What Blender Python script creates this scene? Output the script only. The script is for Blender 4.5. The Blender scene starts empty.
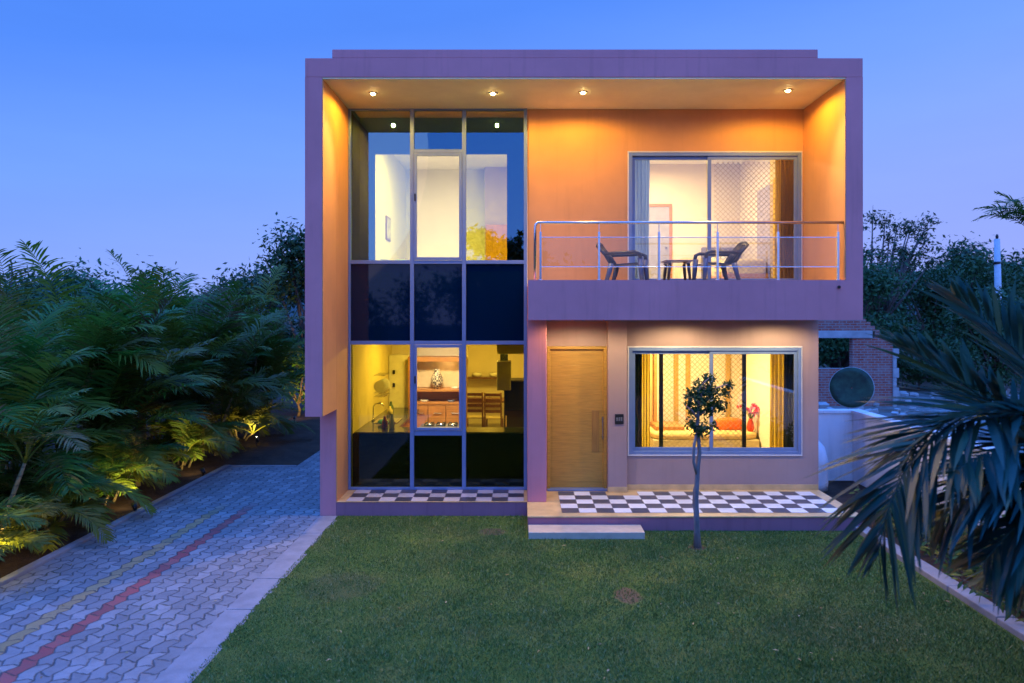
import bpy, math, random
import numpy as np
from mathutils import Vector, Matrix

random.seed(7)
rng = np.random.default_rng(7)
scn = bpy.context.scene
COL = scn.collection
R = math.radians

# ------------------------------------------------------------------ camera maths
F, CX, CY, HC = 740.0, 522.0, 314.5, 3.1
def at(px, py, Y):
    return Vector(((px - CX) * Y / F, Y, HC + (CY - py) * Y / F))

# planes of the house
P0, P1, P2 = 10.57, 11.36, 12.15
PLAT = 0.22
BACK = 20.5

# ------------------------------------------------------------------ mesh builder
class MB:
    def __init__(self):
        self.v = []; self.f = []
    def add(self, vs, fs):
        o = len(self.v)
        self.v.extend(tuple(p) for p in vs)
        self.f.extend(tuple(i + o for i in f) for f in fs)
        return self
    def box(self, x0, x1, y0, y1, z0, z1):
        return self.add([(x0,y0,z0),(x1,y0,z0),(x1,y1,z0),(x0,y1,z0),(x0,y0,z1),(x1,y0,z1),(x1,y1,z1),(x0,y1,z1)],
                        [(0,3,2,1),(4,5,6,7),(0,1,5,4),(1,2,6,5),(2,3,7,6),(3,0,4,7)])
    def obox(self, c, sx, sy, sz, rot):
        M = Matrix.Translation(c) @ rot.to_4x4()
        vs = [M @ Vector((a*sx/2, b*sy/2, d*sz/2)) for d in (-1,1) for a, b in ((-1,-1),(1,-1),(1,1),(-1,1))]
        return self.add(vs, [(0,3,2,1),(4,5,6,7),(0,1,5,4),(1,2,6,5),(2,3,7,6),(3,0,4,7)])
    def sheet(self, x0, x1, y0, y1, z):
        return self.add([(x0,y0,z),(x1,y0,z),(x1,y1,z),(x0,y1,z)], [(0,1,2,3)])
    def tube(self, pts, rad, n=8, cap=True):
        pts = [Vector(p) for p in pts]
        if not isinstance(rad, (list, tuple)): rad = [rad]*len(pts)
        vs, fs = [], []
        up = None
        for i, p in enumerate(pts):
            d = (pts[min(i+1, len(pts)-1)] - pts[max(i-1, 0)]).normalized()
            if up is None:
                up = Vector((0,0,1)) if abs(d.z) < .9 else Vector((1,0,0))
            a = d.cross(up).normalized(); b = a.cross(d).normalized(); up = b
            for k in range(n):
                t = 2*math.pi*k/n
                vs.append(p + (a*math.cos(t) + b*math.sin(t))*rad[i])
        for i in range(len(pts)-1):
            for k in range(n):
                fs.append((i*n+k, i*n+(k+1)%n, (i+1)*n+(k+1)%n, (i+1)*n+k))
        if cap:
            fs.append(tuple(range(n-1,-1,-1))); fs.append(tuple((len(pts)-1)*n+k for k in range(n)))
        return self.add(vs, fs)
    def lathe(self, prof, c=(0,0,0), n=20, axis='z'):
        vs, fs = [], []
        for (r, h) in prof:
            for k in range(n):
                t = 2*math.pi*k/n
                p = (r*math.cos(t), r*math.sin(t), h) if axis == 'z' else (r*math.cos(t), h, r*math.sin(t))
                vs.append((c[0]+p[0], c[1]+p[1], c[2]+p[2]))
        for i in range(len(prof)-1):
            for k in range(n):
                fs.append((i*n+k, i*n+(k+1)%n, (i+1)*n+(k+1)%n, (i+1)*n+k))
        fs.append(tuple(range(n-1,-1,-1))); fs.append(tuple((len(prof)-1)*n+k for k in range(n)))
        return self.add(vs, fs)
    def ell(self, c, rx, ry, rz, n=14, m=9, noise=0.0, pw=1.0):
        vs, fs = [], []
        for i in range(m+1):
            ph = math.pi*i/m - math.pi/2
            for k in range(n):
                t = 2*math.pi*k/n
                s = 1 + random.uniform(-noise, noise)
                sg = lambda q: math.copysign(abs(q)**pw, q)
                vs.append((c[0]+rx*s*sg(math.cos(ph))*sg(math.cos(t)), c[1]+ry*s*sg(math.cos(ph))*sg(math.sin(t)), c[2]+rz*s*sg(math.sin(ph))))
        for i in range(m):
            for k in range(n):
                fs.append((i*n+k, i*n+(k+1)%n, (i+1)*n+(k+1)%n, (i+1)*n+k))
        return self.add(vs, fs)
    def build(self, name, mat, parent=None, smooth=False, bevel=0.0, origin=None, seg=2):
        vs = np.array(self.v, dtype=float)
        if parent is not None:
            r = parent
            while r.parent: r = r.parent
            o = np.array(r.location)
        elif origin is not None:
            o = np.array(origin, dtype=float)
        else:
            o = np.array([(vs[:,0].min()+vs[:,0].max())/2, (vs[:,1].min()+vs[:,1].max())/2, vs[:,2].min()])
        me = bpy.data.meshes.new(name)
        me.from_pydata([tuple(p) for p in (vs - o)], [], self.f)
        me.update()
        if smooth:
            me.polygons.foreach_set('use_smooth', [True]*len(me.polygons))
        if mat: me.materials.append(mat)
        ob = bpy.data.objects.new(name, me); COL.objects.link(ob)
        if parent is not None: ob.parent = parent
        else: ob.location = tuple(o)
        if bevel:
            b = ob.modifiers.new('bevel', 'BEVEL'); b.width = bevel; b.segments = seg; b.limit_method = 'ANGLE'; b.angle_limit = R(40)
            b.harden_normals = False
        return ob

def mesh_np(name, V, faces_idx, fsize, mat, parent=None, origin=(0,0,0)):
    """fast mesh: V (n,3), flat loop index array, all faces of fsize corners"""
    me = bpy.data.meshes.new(name)
    V = np.asarray(V, dtype=np.float32) - np.asarray(origin, dtype=np.float32)
    nf = len(faces_idx)//fsize
    me.vertices.add(len(V)); me.vertices.foreach_set('co', V.ravel())
    me.loops.add(len(faces_idx)); me.loops.foreach_set('vertex_index', np.asarray(faces_idx, dtype=np.int32))
    me.polygons.add(nf); me.polygons.foreach_set('loop_start', np.arange(nf, dtype=np.int32)*fsize)
    me.update(calc_edges=True); me.validate()
    me.materials.append(mat)
    ob = bpy.data.objects.new(name, me); COL.objects.link(ob)
    if parent is not None: ob.parent = parent
    else: ob.location = origin
    return ob

def tag(o, label=None, cat=None, group=None, kind=None):
    if label: o['label'] = label
    if cat: o['category'] = cat
    if group: o['group'] = group
    if kind: o['kind'] = kind
    return o
def thing(name, label, cat, loc=(0,0,0), rz=0.0, group=None):
    o = bpy.data.objects.new(name, None); COL.objects.link(o)
    o.empty_display_size = .2
    o.location = loc; o.rotation_euler = (0,0,rz)
    return tag(o, label, cat, group)
def struct(o): o['kind'] = 'structure'; return o
def dup(root, loc, rz=0.0, label=None, scale=None):
    r = root.copy(); COL.objects.link(r); r.location = loc; r.rotation_euler = (0,0,rz)
    if scale: r.scale = (scale,)*3
    if label: r['label'] = label
    def rec(src, dst):
        for ch in src.children:
            c = ch.copy(); COL.objects.link(c); c.parent = dst; rec(ch, c)
    rec(root, r)
    return r

# ------------------------------------------------------------------ materials
def nt(name):
    m = bpy.data.materials.new(name); m.use_nodes = True
    n = m.node_tree; n.nodes.clear()
    out = n.nodes.new('ShaderNodeOutputMaterial')
    return m, n, out
def math_(n, op, a, b=None, c=None):
    x = n.nodes.new('ShaderNodeMath'); x.operation = op
    for i, q in enumerate((a, b, c)):
        if q is None: continue
        if isinstance(q, (int, float)): x.inputs[i].default_value = q
        else: n.links.new(q, x.inputs[i])
    return x.outputs[0]
def mix_(n, fac, a, b, mode='MIX'):
    x = n.nodes.new('ShaderNodeMix'); x.data_type = 'RGBA'; x.blend_type = mode
    for sock, q in ((x.inputs[0], fac), (x.inputs[6], a), (x.inputs[7], b)):
        if isinstance(q, (int, float)): sock.default_value = q
        elif isinstance(q, tuple): sock.default_value = (*q[:3], 1)
        else: n.links.new(q, sock)
    return x.outputs[2]
def coords(n, kind='Object'):
    return n.nodes.new('ShaderNodeTexCoord').outputs[kind]
def noise_(n, co, scale, detail=4, rough=.6, stretch=None):
    if stretch:
        mp = n.nodes.new('ShaderNodeMapping'); mp.inputs['Scale'].default_value = stretch
        n.links.new(co, mp.inputs[0]); co = mp.outputs[0]
    t = n.nodes.new('ShaderNodeTexNoise'); t.inputs['Scale'].default_value = scale
    t.inputs['Detail'].default_value = detail; t.inputs['Roughness'].default_value = rough
    n.links.new(co, t.inputs['Vector'])
    return t.outputs['Fac']
def ramp_(n, fac, stops):
    r = n.nodes.new('ShaderNodeValToRGB')
    e = r.color_ramp.elements
    while len(e) < len(stops): e.new(.5)
    for i, (p, c) in enumerate(stops):
        e[i].position = p; e[i].color = (*c[:3], 1) if isinstance(c, tuple) else (c, c, c, 1)
    n.links.new(fac, r.inputs[0])
    return r.outputs[0]
def bump_(n, h, strength, dist=.01):
    b = n.nodes.new('ShaderNodeBump'); b.inputs['Strength'].default_value = strength; b.inputs['Distance'].default_value = dist
    n.links.new(h, b.inputs['Height']); return b.outputs[0]
def princ(n, out, col, rough=.6, metal=0.0, spec=.5, normal=None):
    p = n.nodes.new('ShaderNodeBsdfPrincipled')
    if isinstance(col, tuple): p.inputs['Base Color'].default_value = (*col[:3], 1)
    else: n.links.new(col, p.inputs['Base Color'])
    if isinstance(rough, (int, float)): p.inputs['Roughness'].default_value = rough
    else: n.links.new(rough, p.inputs['Roughness'])
    p.inputs['Metallic'].default_value = metal
    p.inputs['Specular IOR Level'].default_value = spec
    if normal is not None: n.links.new(normal, p.inputs['Normal'])
    if out is not None: n.links.new(p.outputs[0], out.inputs[0])
    return p

def plain(name, col, rough=.55, metal=0.0, var=.12, scale=6.0, bump=.0, stretch=None, spec=.5):
    m, n, out = nt(name)
    co = coords(n)
    f = noise_(n, co, scale, stretch=stretch)
    dark = tuple(c*(1-var) for c in col); lite = tuple(min(1, c*(1+var)) for c in col)
    c = ramp_(n, f, [(.3, dark), (.7, lite)])
    nm = bump_(n, noise_(n, co, scale*12, 3), bump) if bump else None
    princ(n, out, c, rough, metal, spec, nm)
    return m

def paint(name, col, var=.10, stain=.25):
    """exterior wall paint: broad patchiness, faint rain streaks, fine roller texture"""
    m, n, out = nt(name)
    co = coords(n)
    f1 = noise_(n, co, .9, 5)
    f2 = noise_(n, co, 3.0, 4, .65, stretch=(3.2, 3.2, .22))
    c = ramp_(n, f1, [(.3, tuple(x*(1-var) for x in col)), (.7, tuple(x*(1+var) for x in col))])
    s = ramp_(n, f2, [(.52, 0.0), (.8, 1.0)])
    c = mix_(n, math_(n, 'MULTIPLY', s, stain), c, tuple(x*.62 for x in col))
    nm = bump_(n, noise_(n, co, 160, 3), .12, .004)
    princ(n, out, c, .62, 0, .35, nm)
    return m

def wood(name, col, scale=1.0, rough=.4, axis='z'):
    m, n, out = nt(name)
    co = coords(n)
    st = {'z': (9, 9, .7), 'x': (.7, 9, 9), 'y': (9, .7, 9)}[axis]
    f = noise_(n, co, 3.0*scale, 6, .65, stretch=st)
    f2 = noise_(n, co, 1.2*scale, 3)
    c = ramp_(n, f, [(.25, tuple(x*.62 for x in col)), (.5, col), (.78, tuple(min(1, x*1.25) for x in col))])
    c = mix_(n, math_(n, 'MULTIPLY', f2, .35), c, tuple(x*.7 for x in col))
    princ(n, out, c, rough, 0, .5, bump_(n, f, .08, .004))
    return m

def glass(name, tint, refl=.12, col=(1,1,1), rough=0.0, fres=.8):
    """thin pane: tinted transmission under a coated reflecting face"""
    m, n, out = nt(name)
    tr = n.nodes.new('ShaderNodeBsdfTransparent'); tr.inputs[0].default_value = (*tint, 1)
    gl = n.nodes.new('ShaderNodeBsdfGlossy'); gl.inputs[0].default_value = (*col, 1); gl.inputs['Roughness'].default_value = rough
    lw = n.nodes.new('ShaderNodeLayerWeight'); lw.inputs[0].default_value = .35
    f = math_(n, 'ADD', math_(n, 'MULTIPLY', lw.outputs['Fresnel'], fres), refl)
    f = math_(n, 'MINIMUM', f, .95)
    mx = n.nodes.new('ShaderNodeMixShader')
    n.links.new(f, mx.inputs[0]); n.links.new(tr.outputs[0], mx.inputs[1]); n.links.new(gl.outputs[0], mx.inputs[2])
    n.links.new(mx.outputs[0], out.inputs[0])
    return m

def emit(name, col, s):
    m, n, out = nt(name)
    e = n.nodes.new('ShaderNodeEmission'); e.inputs[0].default_value = (*col, 1); e.inputs[1].default_value = s
    n.links.new(e.outputs[0], out.inputs[0])
    return m

def leaf(name, c0, c1, c2, trans=.3, rough=.45, spec=.4, dry=None, tone=False):
    m, n, out = nt(name)
    g = n.nodes.new('ShaderNodeNewGeometry')
    rnd = g.outputs['Random Per Island']
    stops = [(0.0, c0), (.55, c1), (1.0, c2)]
    if dry: stops = [(0.0, c0), (.5, c1), (.88, c2), (.93, dry), (1.0, dry)]
    c = ramp_(n, rnd, stops)
    if tone:      # each frond has its own age: fresh green, yellowing, or dry
        at_ = n.nodes.new('ShaderNodeAttribute'); at_.attribute_name = 'tone'
        c = mix_(n, ramp_(n, at_.outputs['Fac'], [(.0, 0.), (.35, .0), (.75, .8), (1., .9)]), c, (.21, .21, .020))
        c = mix_(n, ramp_(n, at_.outputs['Fac'], [(.0, .9), (.05, .9), (.07, 0.), (1., 0.)]), c, (.20, .13, .05))
    oi = n.nodes.new('ShaderNodeObjectInfo')
    big = noise_(n, coords(n), 1.3, 2)
    c = mix_(n, math_(n, 'MULTIPLY', big, .55), c, tuple(x*.45 for x in c1))
    hs = n.nodes.new('ShaderNodeHueSaturation')
    n.links.new(c, hs.inputs['Color'])
    n.links.new(math_(n, 'ADD', math_(n, 'MULTIPLY', oi.outputs['Random'], .05), .475), hs.inputs['Hue'])
    n.links.new(math_(n, 'ADD', math_(n, 'MULTIPLY', oi.outputs['Random'], .5), .75), hs.inputs['Value'])
    c = hs.outputs[0]
    p = princ(n, None, c, rough, 0, spec)
    t = n.nodes.new('ShaderNodeBsdfTranslucent'); n.links.new(c, t.inputs[0])
    mx = n.nodes.new('ShaderNodeMixShader'); mx.inputs[0].default_value = trans
    n.links.new(p.outputs[0], mx.inputs[1]); n.links.new(t.outputs[0], mx.inputs[2])
    n.links.new(mx.outputs[0], out.inputs[0])
    return m

PURPLE = paint('mauve_wall_paint', (.70, .245, .25), stain=.38)
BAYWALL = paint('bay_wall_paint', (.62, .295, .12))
LOWWALL = paint('lower_wall_paint', (.345, .235, .215))
PLINTH = paint('shaded_mauve_paint', (.38, .14, .17), stain=.6)  # mauve wall paint darkened in colour to offset strong sky light on the base
SOFFIT = paint('soffit_paint', (.88, .83, .52), stain=.06)
CREAM = plain('cream_room_paint', (.78, .68, .52), .7, var=.05, scale=1.5)
WHITEROOM = plain('white_room_paint', (.80, .77, .68), .7, var=.04, scale=1.5)
YELLOWROOM = plain('yellow_kitchen_paint', (.72, .60, .24), .55, var=.06, scale=1.5)
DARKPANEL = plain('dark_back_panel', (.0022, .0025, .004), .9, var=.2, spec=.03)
ALU = plain('anodised_aluminium', (.16, .235, .42), .30, 0.1, var=.06)
ALULITE = plain('white_window_trim', (.62, .60, .60), .4, 0, var=.05)
STEEL = plain('brushed_steel', (.62, .62, .65), .22, 1.0, var=.08, scale=20, stretch=(1,1,8))
BORDER = plain('kota_stone_border', (.56, .38, .17), .5, var=.2, scale=4, bump=.1)
STONE = plain('step_stone', (.50, .40, .29), .55, var=.15, scale=5, bump=.1)
FLOORIN = plain('indoor_floor_tile', (.45, .40, .32), .3, var=.06)
TEAK = wood('honey_teak', (.46, .26, .045), 1.6, .42, 'x')
ORANGEWOOD = wood('orange_cabinet_wood', (.46, .20, .05), 1.0, .4, 'x')
CHAIRWOOD = wood('dining_chair_wood', (.20, .085, .028), 1.0, .4, 'z')
GRANITE = plain('dark_granite', (.05, .055, .05), .15, var=.5, scale=60)
BLACK = plain('black_plastic', (.012, .012, .014), .35, var=.2)
CHROME = plain('chrome', (.8, .8, .8), .08, 1.0, var=.02)
G_TINT = glass('tinted_facade_glass', (.82, .76, .32), .005, (.60, .80, 1.0), fres=.6)
G_UP = glass('upper_facade_glass', (.92, .92, .40), .21, (.20, .46, .92))
G_CLEAR = glass('clear_casement_glass', (.93, .93, .88), .02)
G_WIN = glass('window_glass', (.90, .90, .86), .05)
G_RAIL = glass('railing_glass', (.95, .95, .95), .0, fres=.55)
G_SPAN = None
m, n, out = nt('spandrel_glass')
princ(n, out, (.001, .012, .036), .03, 0, .3); G_SPAN = m

def tiles_mat(name, size, white, dark, flip):
    m, n, out = nt(name)
    co = coords(n)
    sx = n.nodes.new('ShaderNodeSeparateXYZ'); n.links.new(co, sx.inputs[0])
    u = math_(n, 'DIVIDE', sx.outputs[0], size); v = math_(n, 'DIVIDE', sx.outputs[1], size)
    par = math_(n, 'MODULO', math_(n, 'ADD', math_(n, 'ADD', math_(n, 'FLOOR', u), math_(n, 'FLOOR', v)), 100+flip), 2)
    fu = math_(n, 'ABSOLUTE', math_(n, 'SUBTRACT', math_(n, 'FRACT', u), .5))
    fv = math_(n, 'ABSOLUTE', math_(n, 'SUBTRACT', math_(n, 'FRACT', v), .5))
    g = math_(n, 'GREATER_THAN', math_(n, 'MAXIMUM', fu, fv), .489)
    wn = n.nodes.new('ShaderNodeTexWhiteNoise')
    cb = n.nodes.new('ShaderNodeCombineXYZ')
    n.links.new(math_(n, 'FLOOR', u), cb.inputs[0]); n.links.new(math_(n, 'FLOOR', v), cb.inputs[1])
    n.links.new(cb.outputs[0], wn.inputs['Vector'])
    c = mix_(n, par, white, dark)
    c = mix_(n, math_(n, 'MULTIPLY', wn.outputs['Value'], .30), c, (.18, .16, .15))
    c = mix_(n, math_(n, 'MULTIPLY', ramp_(n, noise_(n, co, 3, 5), [(.45, 0.), (.75, 1.)]), .22), c, (.25, .19, .13))
    c = mix_(n, g, c, (.22, .19, .16))
    princ(n, out, c, .28, 0, .5, bump_(n, g, -.3, .003))
    return m
TILES_PORCH = tiles_mat('porch_checker_tile', .2563, (.84, .85, .86), (.045, .055, .085), 1)
TILES_BAY = tiles_mat('bay_checker_tile', .249, (.66, .60, .56), (.05, .045, .06), 0)

# ------------------------------------------------------------------ lights
def lamp(kind, name, loc, power, col, parent=None, radius=.04, target=None, size=None, cone=None, blend=.6, sy=None):
    L = bpy.data.lights.new(name, kind); L.energy = power; L.color = col
    if kind in ('POINT', 'SPOT'): L.shadow_soft_size = radius
    if kind == 'AREA':
        L.size = size or .6
        if sy: L.shape = 'RECTANGLE'; L.size_y = sy
    if kind == 'SPOT': L.spot_size = cone or R(100); L.spot_blend = blend
    o = bpy.data.objects.new(name, L); COL.objects.link(o)
    loc = Vector(loc)
    if target is not None:
        o.rotation_euler = (Vector(target) - loc).to_track_quat('-Z', 'Y').to_euler()
    if parent is not None:
        o.parent = parent; o.location = loc - Vector(parent.location)
    else: o.location = loc
    return o
WARM = (1.0, .56, .04)
ROOM = (1.0, .80, .48)

# ================================================================== WORLD
w = bpy.data.worlds.new('World'); scn.world = w; w.use_nodes = True
n = w.node_tree; n.nodes.clear()
wo = n.nodes.new('ShaderNodeOutputWorld'); bg = n.nodes.new('ShaderNodeBackground')
sky = n.nodes.new('ShaderNodeTexSky'); sky.sky_type = 'NISHITA'; sky.sun_disc = False
SUN_EL, SUN_ROT = R(2.0), R(200)
sky.sun_elevation = SUN_EL; sky.sun_rotation = SUN_ROT; sky.air_density = 1.6; sky.ozone_density = 4.0; sky.dust_density = .6
tc = n.nodes.new('ShaderNodeTexCoord'); sx = n.nodes.new('ShaderNodeSeparateXYZ'); n.links.new(tc.outputs['Generated'], sx.inputs[0])
z = math_(n, 'ADD', sx.outputs[2], math_(n, 'MULTIPLY', sx.outputs[0], -.15))
# twilight: lavender near the horizon, clear blue above; boost added out of view overhead and behind to light ground and facade
grad = ramp_(n, z, [(0.0, (.285, .375, .92)), (.10, (.250, .372, .94)), (.24, (.165, .335, .95)), (.38, (.082, .245, .88)), (.60, (.05, .215, .86)), (1.0, (.05, .21, .88))])
over = math_(n, 'MULTIPLY', math_(n, 'MINIMUM', math_(n, 'MAXIMUM', math_(n, 'SUBTRACT', sx.outputs[2], .42), 0.0), .3), 9.0)
glow = math_(n, 'MULTIPLY', math_(n, 'MAXIMUM', math_(n, 'MULTIPLY', sx.outputs[1], -1.0), 0.0), .55)
amp_ = math_(n, 'ADD', math_(n, 'ADD', over, glow), math_(n, 'ADD', .93, math_(n, 'MULTIPLY', noise_(n, tc.outputs['Generated'], 2.4, 5, .55, stretch=(1, 1, 4.5)), .20)))
sc_ = n.nodes.new('ShaderNodeVectorMath'); sc_.operation = 'SCALE'; n.links.new(grad, sc_.inputs[0]); n.links.new(math_(n, 'MULTIPLY', amp_, 10.8), sc_.inputs['Scale'])
tw = mix_(n, .025, sc_.outputs[0], sky.outputs[0])
n.links.new(tw, bg.inputs[0]); bg.inputs[1].default_value = .10
n.links.new(bg.outputs[0], wo.inputs[0])
# the last glow of the sun that has set: very weak, very soft
sl = bpy.data.lights.new('sun', 'SUN'); sl.energy = .10; sl.angle = R(25); sl.color = (1.0, .72, .62)
so = bpy.data.objects.new('sun', sl); COL.objects.link(so)
so.rotation_euler = (R(78), 0, R(-20)); so.location = (0, -5, 12)

# ================================================================== GROUND
def soil_mat():
    m, n, out = nt('bare_soil')
    co = coords(n)
    c = ramp_(n, noise_(n, co, 2.2, 7, .7), [(.3, (.030, .018, .012)), (.55, (.065, .040, .026)), (.8, (.10, .07, .05))])
    princ(n, out, c, .95, 0, .2, bump_(n, noise_(n, co, 18, 6, .7), .8, .03))
    return m
SOIL = soil_mat()
g = MB(); g.sheet(-300, 300, -200, 500, -.03)
struct(g.build('ground', SOIL, origin=(0,0,-.03)))

def lawn_nodes(n, co):
    f = noise_(n, co, 1.3, 7, .68); f2 = noise_(n, co, 26, 4, .7)
    c = ramp_(n, f, [(.28, (.062, .130, .016)), (.46, (.100, .175, .026)), (.62, (.160, .200, .038)), (.80, (.25, .23, .075))])
    c = mix_(n, math_(n, 'MULTIPLY', f2, .5), c, (.035, .065, .018))
    return c
def patch(n, co, cx, cy, rx, ry):  # worn spot
    mp = n.nodes.new('ShaderNodeMapping'); mp.vector_type = 'POINT'
    mp.inputs['Location'].default_value = (-cx/rx, -cy/ry, 0); mp.inputs['Scale'].default_value = (1/rx, 1/ry, 0)
    n.links.new(co, mp.inputs[0])
    l = n.nodes.new('ShaderNodeVectorMath'); l.operation = 'LENGTH'; n.links.new(mp.outputs[0], l.inputs[0])
    d = math_(n, 'ADD', l.outputs['Value'], math_(n, 'MULTIPLY', math_(n, 'SUBTRACT', noise_(n, co, 9, 4), .5), .9))
    return ramp_(n, d, [(.75, 1.0), (1.45, 0.0)])
def lawn_mat():
    m, n, out = nt('lawn_turf')
    co = coords(n)
    c = lawn_nodes(n, co)
    c = mix_(n, math_(n, 'MULTIPLY', patch(n, co, 1.16, 8.12, .17, .26), .75), c, (.17, .085, .06))
    c = mix_(n, math_(n, 'MULTIPLY', patch(n, co, -.42, 10.5, .22, .2), .8), c, (.11, .075, .05))
    c = mix_(n, math_(n, 'MULTIPLY', patch(n, co, -2.05, 8.4, .5, .5), .4), c, (.11, .085, .05))
    c = mix_(n, math_(n, 'MULTIPLY', patch(n, co, 3.2, 7.3, .9, .6), .35), c, (.12, .10, .05))
    c = mix_(n, patch(n, co, 2.32, 9.80, .13, .13), c, (.10, .065, .04))
    princ(n, out, c, .9, 0, .2, bump_(n, noise_(n, co, 60, 5, .75), 1.0, .03))
    return m
LX0, LX1 = -2.80, 4.74
mb = MB()
# lawn sheet with a ragged left edge over the kerb
NY = 320
ys = [2.0 + (11.34-2.0)*i/NY for i in range(NY+1)]
lx = [LX0 + .012*math.sin(i*1.1) + .015*math.sin(i*.21) + random.uniform(-.018, .018) for i in range(NY+1)]
vs = []
for i, y in enumerate(ys):
    vs += [(lx[i], y, .018), (lx[i]+.10, y, .016), (LX1, y, .012)]
fs = []
for i in range(NY):
    a = i*3; fs += [(a, a+1, a+4, a+3), (a+1, a+2, a+5, a+4)]
mb.add(vs, fs)
struct(mb.build('lawn', lawn_mat(), origin=(0,0,0)))

# grass blades (cannot be counted)
def grass(N=400000):
    y = 4.3 + (11.32-4.3)*rng.random(N)
    x = LX0 - .02 + (LX1-.02-LX0)*rng.random(N)
    keep = np.ones(N, bool)
    # keep clear of the porch, of the steps and of the worn patches
    keep &= ~((x > .05) & (y > P0-.03)); keep &= ~((x > .05) & (x < 1.73) & (y > 10.13))
    d1 = ((x-1.16)/.17)**2 + ((y-8.12)/.26)**2
    keep &= (d1 > 1.0) | (rng.random(N) < .35)
    d2 = ((x+.42)/.22)**2 + ((y-10.5)/.2)**2
    keep &= (d2 > 1.0) | (rng.random(N) < .35)
    d3 = ((x-2.32)/.13)**2 + ((y-9.80)/.13)**2
    keep &= (d3 > 1.0) | (rng.random(N) < .15)
    d4 = .5+.5*np.sin(x*1.7+2*np.sin(y*1.1))*np.sin(y*1.9+1.5*np.sin(x*1.3))
    keep &= rng.random(N) < .55+.6*d4
    x, y = x[keep], y[keep]; N = len(x)
    cl_ = .5+.5*np.sin(x*5.1+1.3*np.sin(y*3.7))*np.sin(y*4.3+1.7*np.sin(x*2.9)); h = (.012 + .022*rng.random(N)**1.5)*(.70+.6*cl_)
    tall = rng.random(N) < .012; h[tall] *= 1.9
    a = rng.random(N)*2*math.pi; l = (rng.random(N)*.9+.1)*h
    b = rng.random(N)*2*math.pi; wd = .0034+.0030*rng.random(N)
    z0 = .012
    p0 = np.stack([x - np.cos(a)*wd, y - np.sin(a)*wd, np.full(N, z0)], 1)
    p1 = np.stack([x + np.cos(a)*wd, y + np.sin(a)*wd, np.full(N, z0)], 1)
    p2 = np.stack([x + np.cos(b)*l, y + np.sin(b)*l, z0 + h], 1)
    V = np.stack([p0, p1, p2], 1).reshape(-1, 3)
    m, n, out = nt('grass_blade')
    co = coords(n)
    c = lawn_nodes(n, co)
    gm = n.nodes.new('ShaderNodeNewGeometry')
    c = mix_(n, ramp_(n, gm.outputs['Random Per Island'], [(.0, 0.), (.74, .0), (.97, .9)]), c, (.42, .36, .17))
    c = mix_(n, math_(n, 'MULTIPLY', gm.outputs['Random Per Island'], .45), c, (.16, .22, .05))
    princ(n, out, c, .7, 0, .25)
    o = mesh_np('grass', V, np.arange(3*N), 3, m)
    tag(o, 'short mown green grass covering the lawn before the house', 'grass', kind='stuff')
grass()

def litter(N=90):
    V = []; r = np.random.default_rng(44)
    for k in range(N):
        x, y = (r.uniform(-2.6, 4.6), r.uniform(5.8, 10.1)) if k % 3 else (r.uniform(-5.8, -3.2), r.uniform(6, 14.5))
        a = r.uniform(0, 6.28); l, w_ = r.uniform(.012, .035), r.uniform(.005, .011); z_ = .030 if k % 3 else .016
        c, s_ = math.cos(a), math.sin(a); t1, t2 = r.uniform(0, .014, 2)
        V += [(x-c*l, y-s_*l, z_), (x+s_*w_, y-c*w_, z_+t1), (x+c*l, y+s_*l, z_+.004), (x-s_*w_, y+c*w_, z_+t2)]
    m, n, out = nt('dry_leaf'); g_ = n.nodes.new('ShaderNodeNewGeometry')
    princ(n, out, ramp_(n, g_.outputs['Random Per Island'], [(0, (.16, .09, .03)), (.5, (.34, .24, .08)), (1, (.34, .27, .14))]), .8)
    tag(mesh_np('fallen_leaves', np.array(V), np.arange(len(V)), 4, m), 'small dry leaves scattered over the lawn and the paved drive', 'fallen leaves', kind='stuff')
litter()

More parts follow.
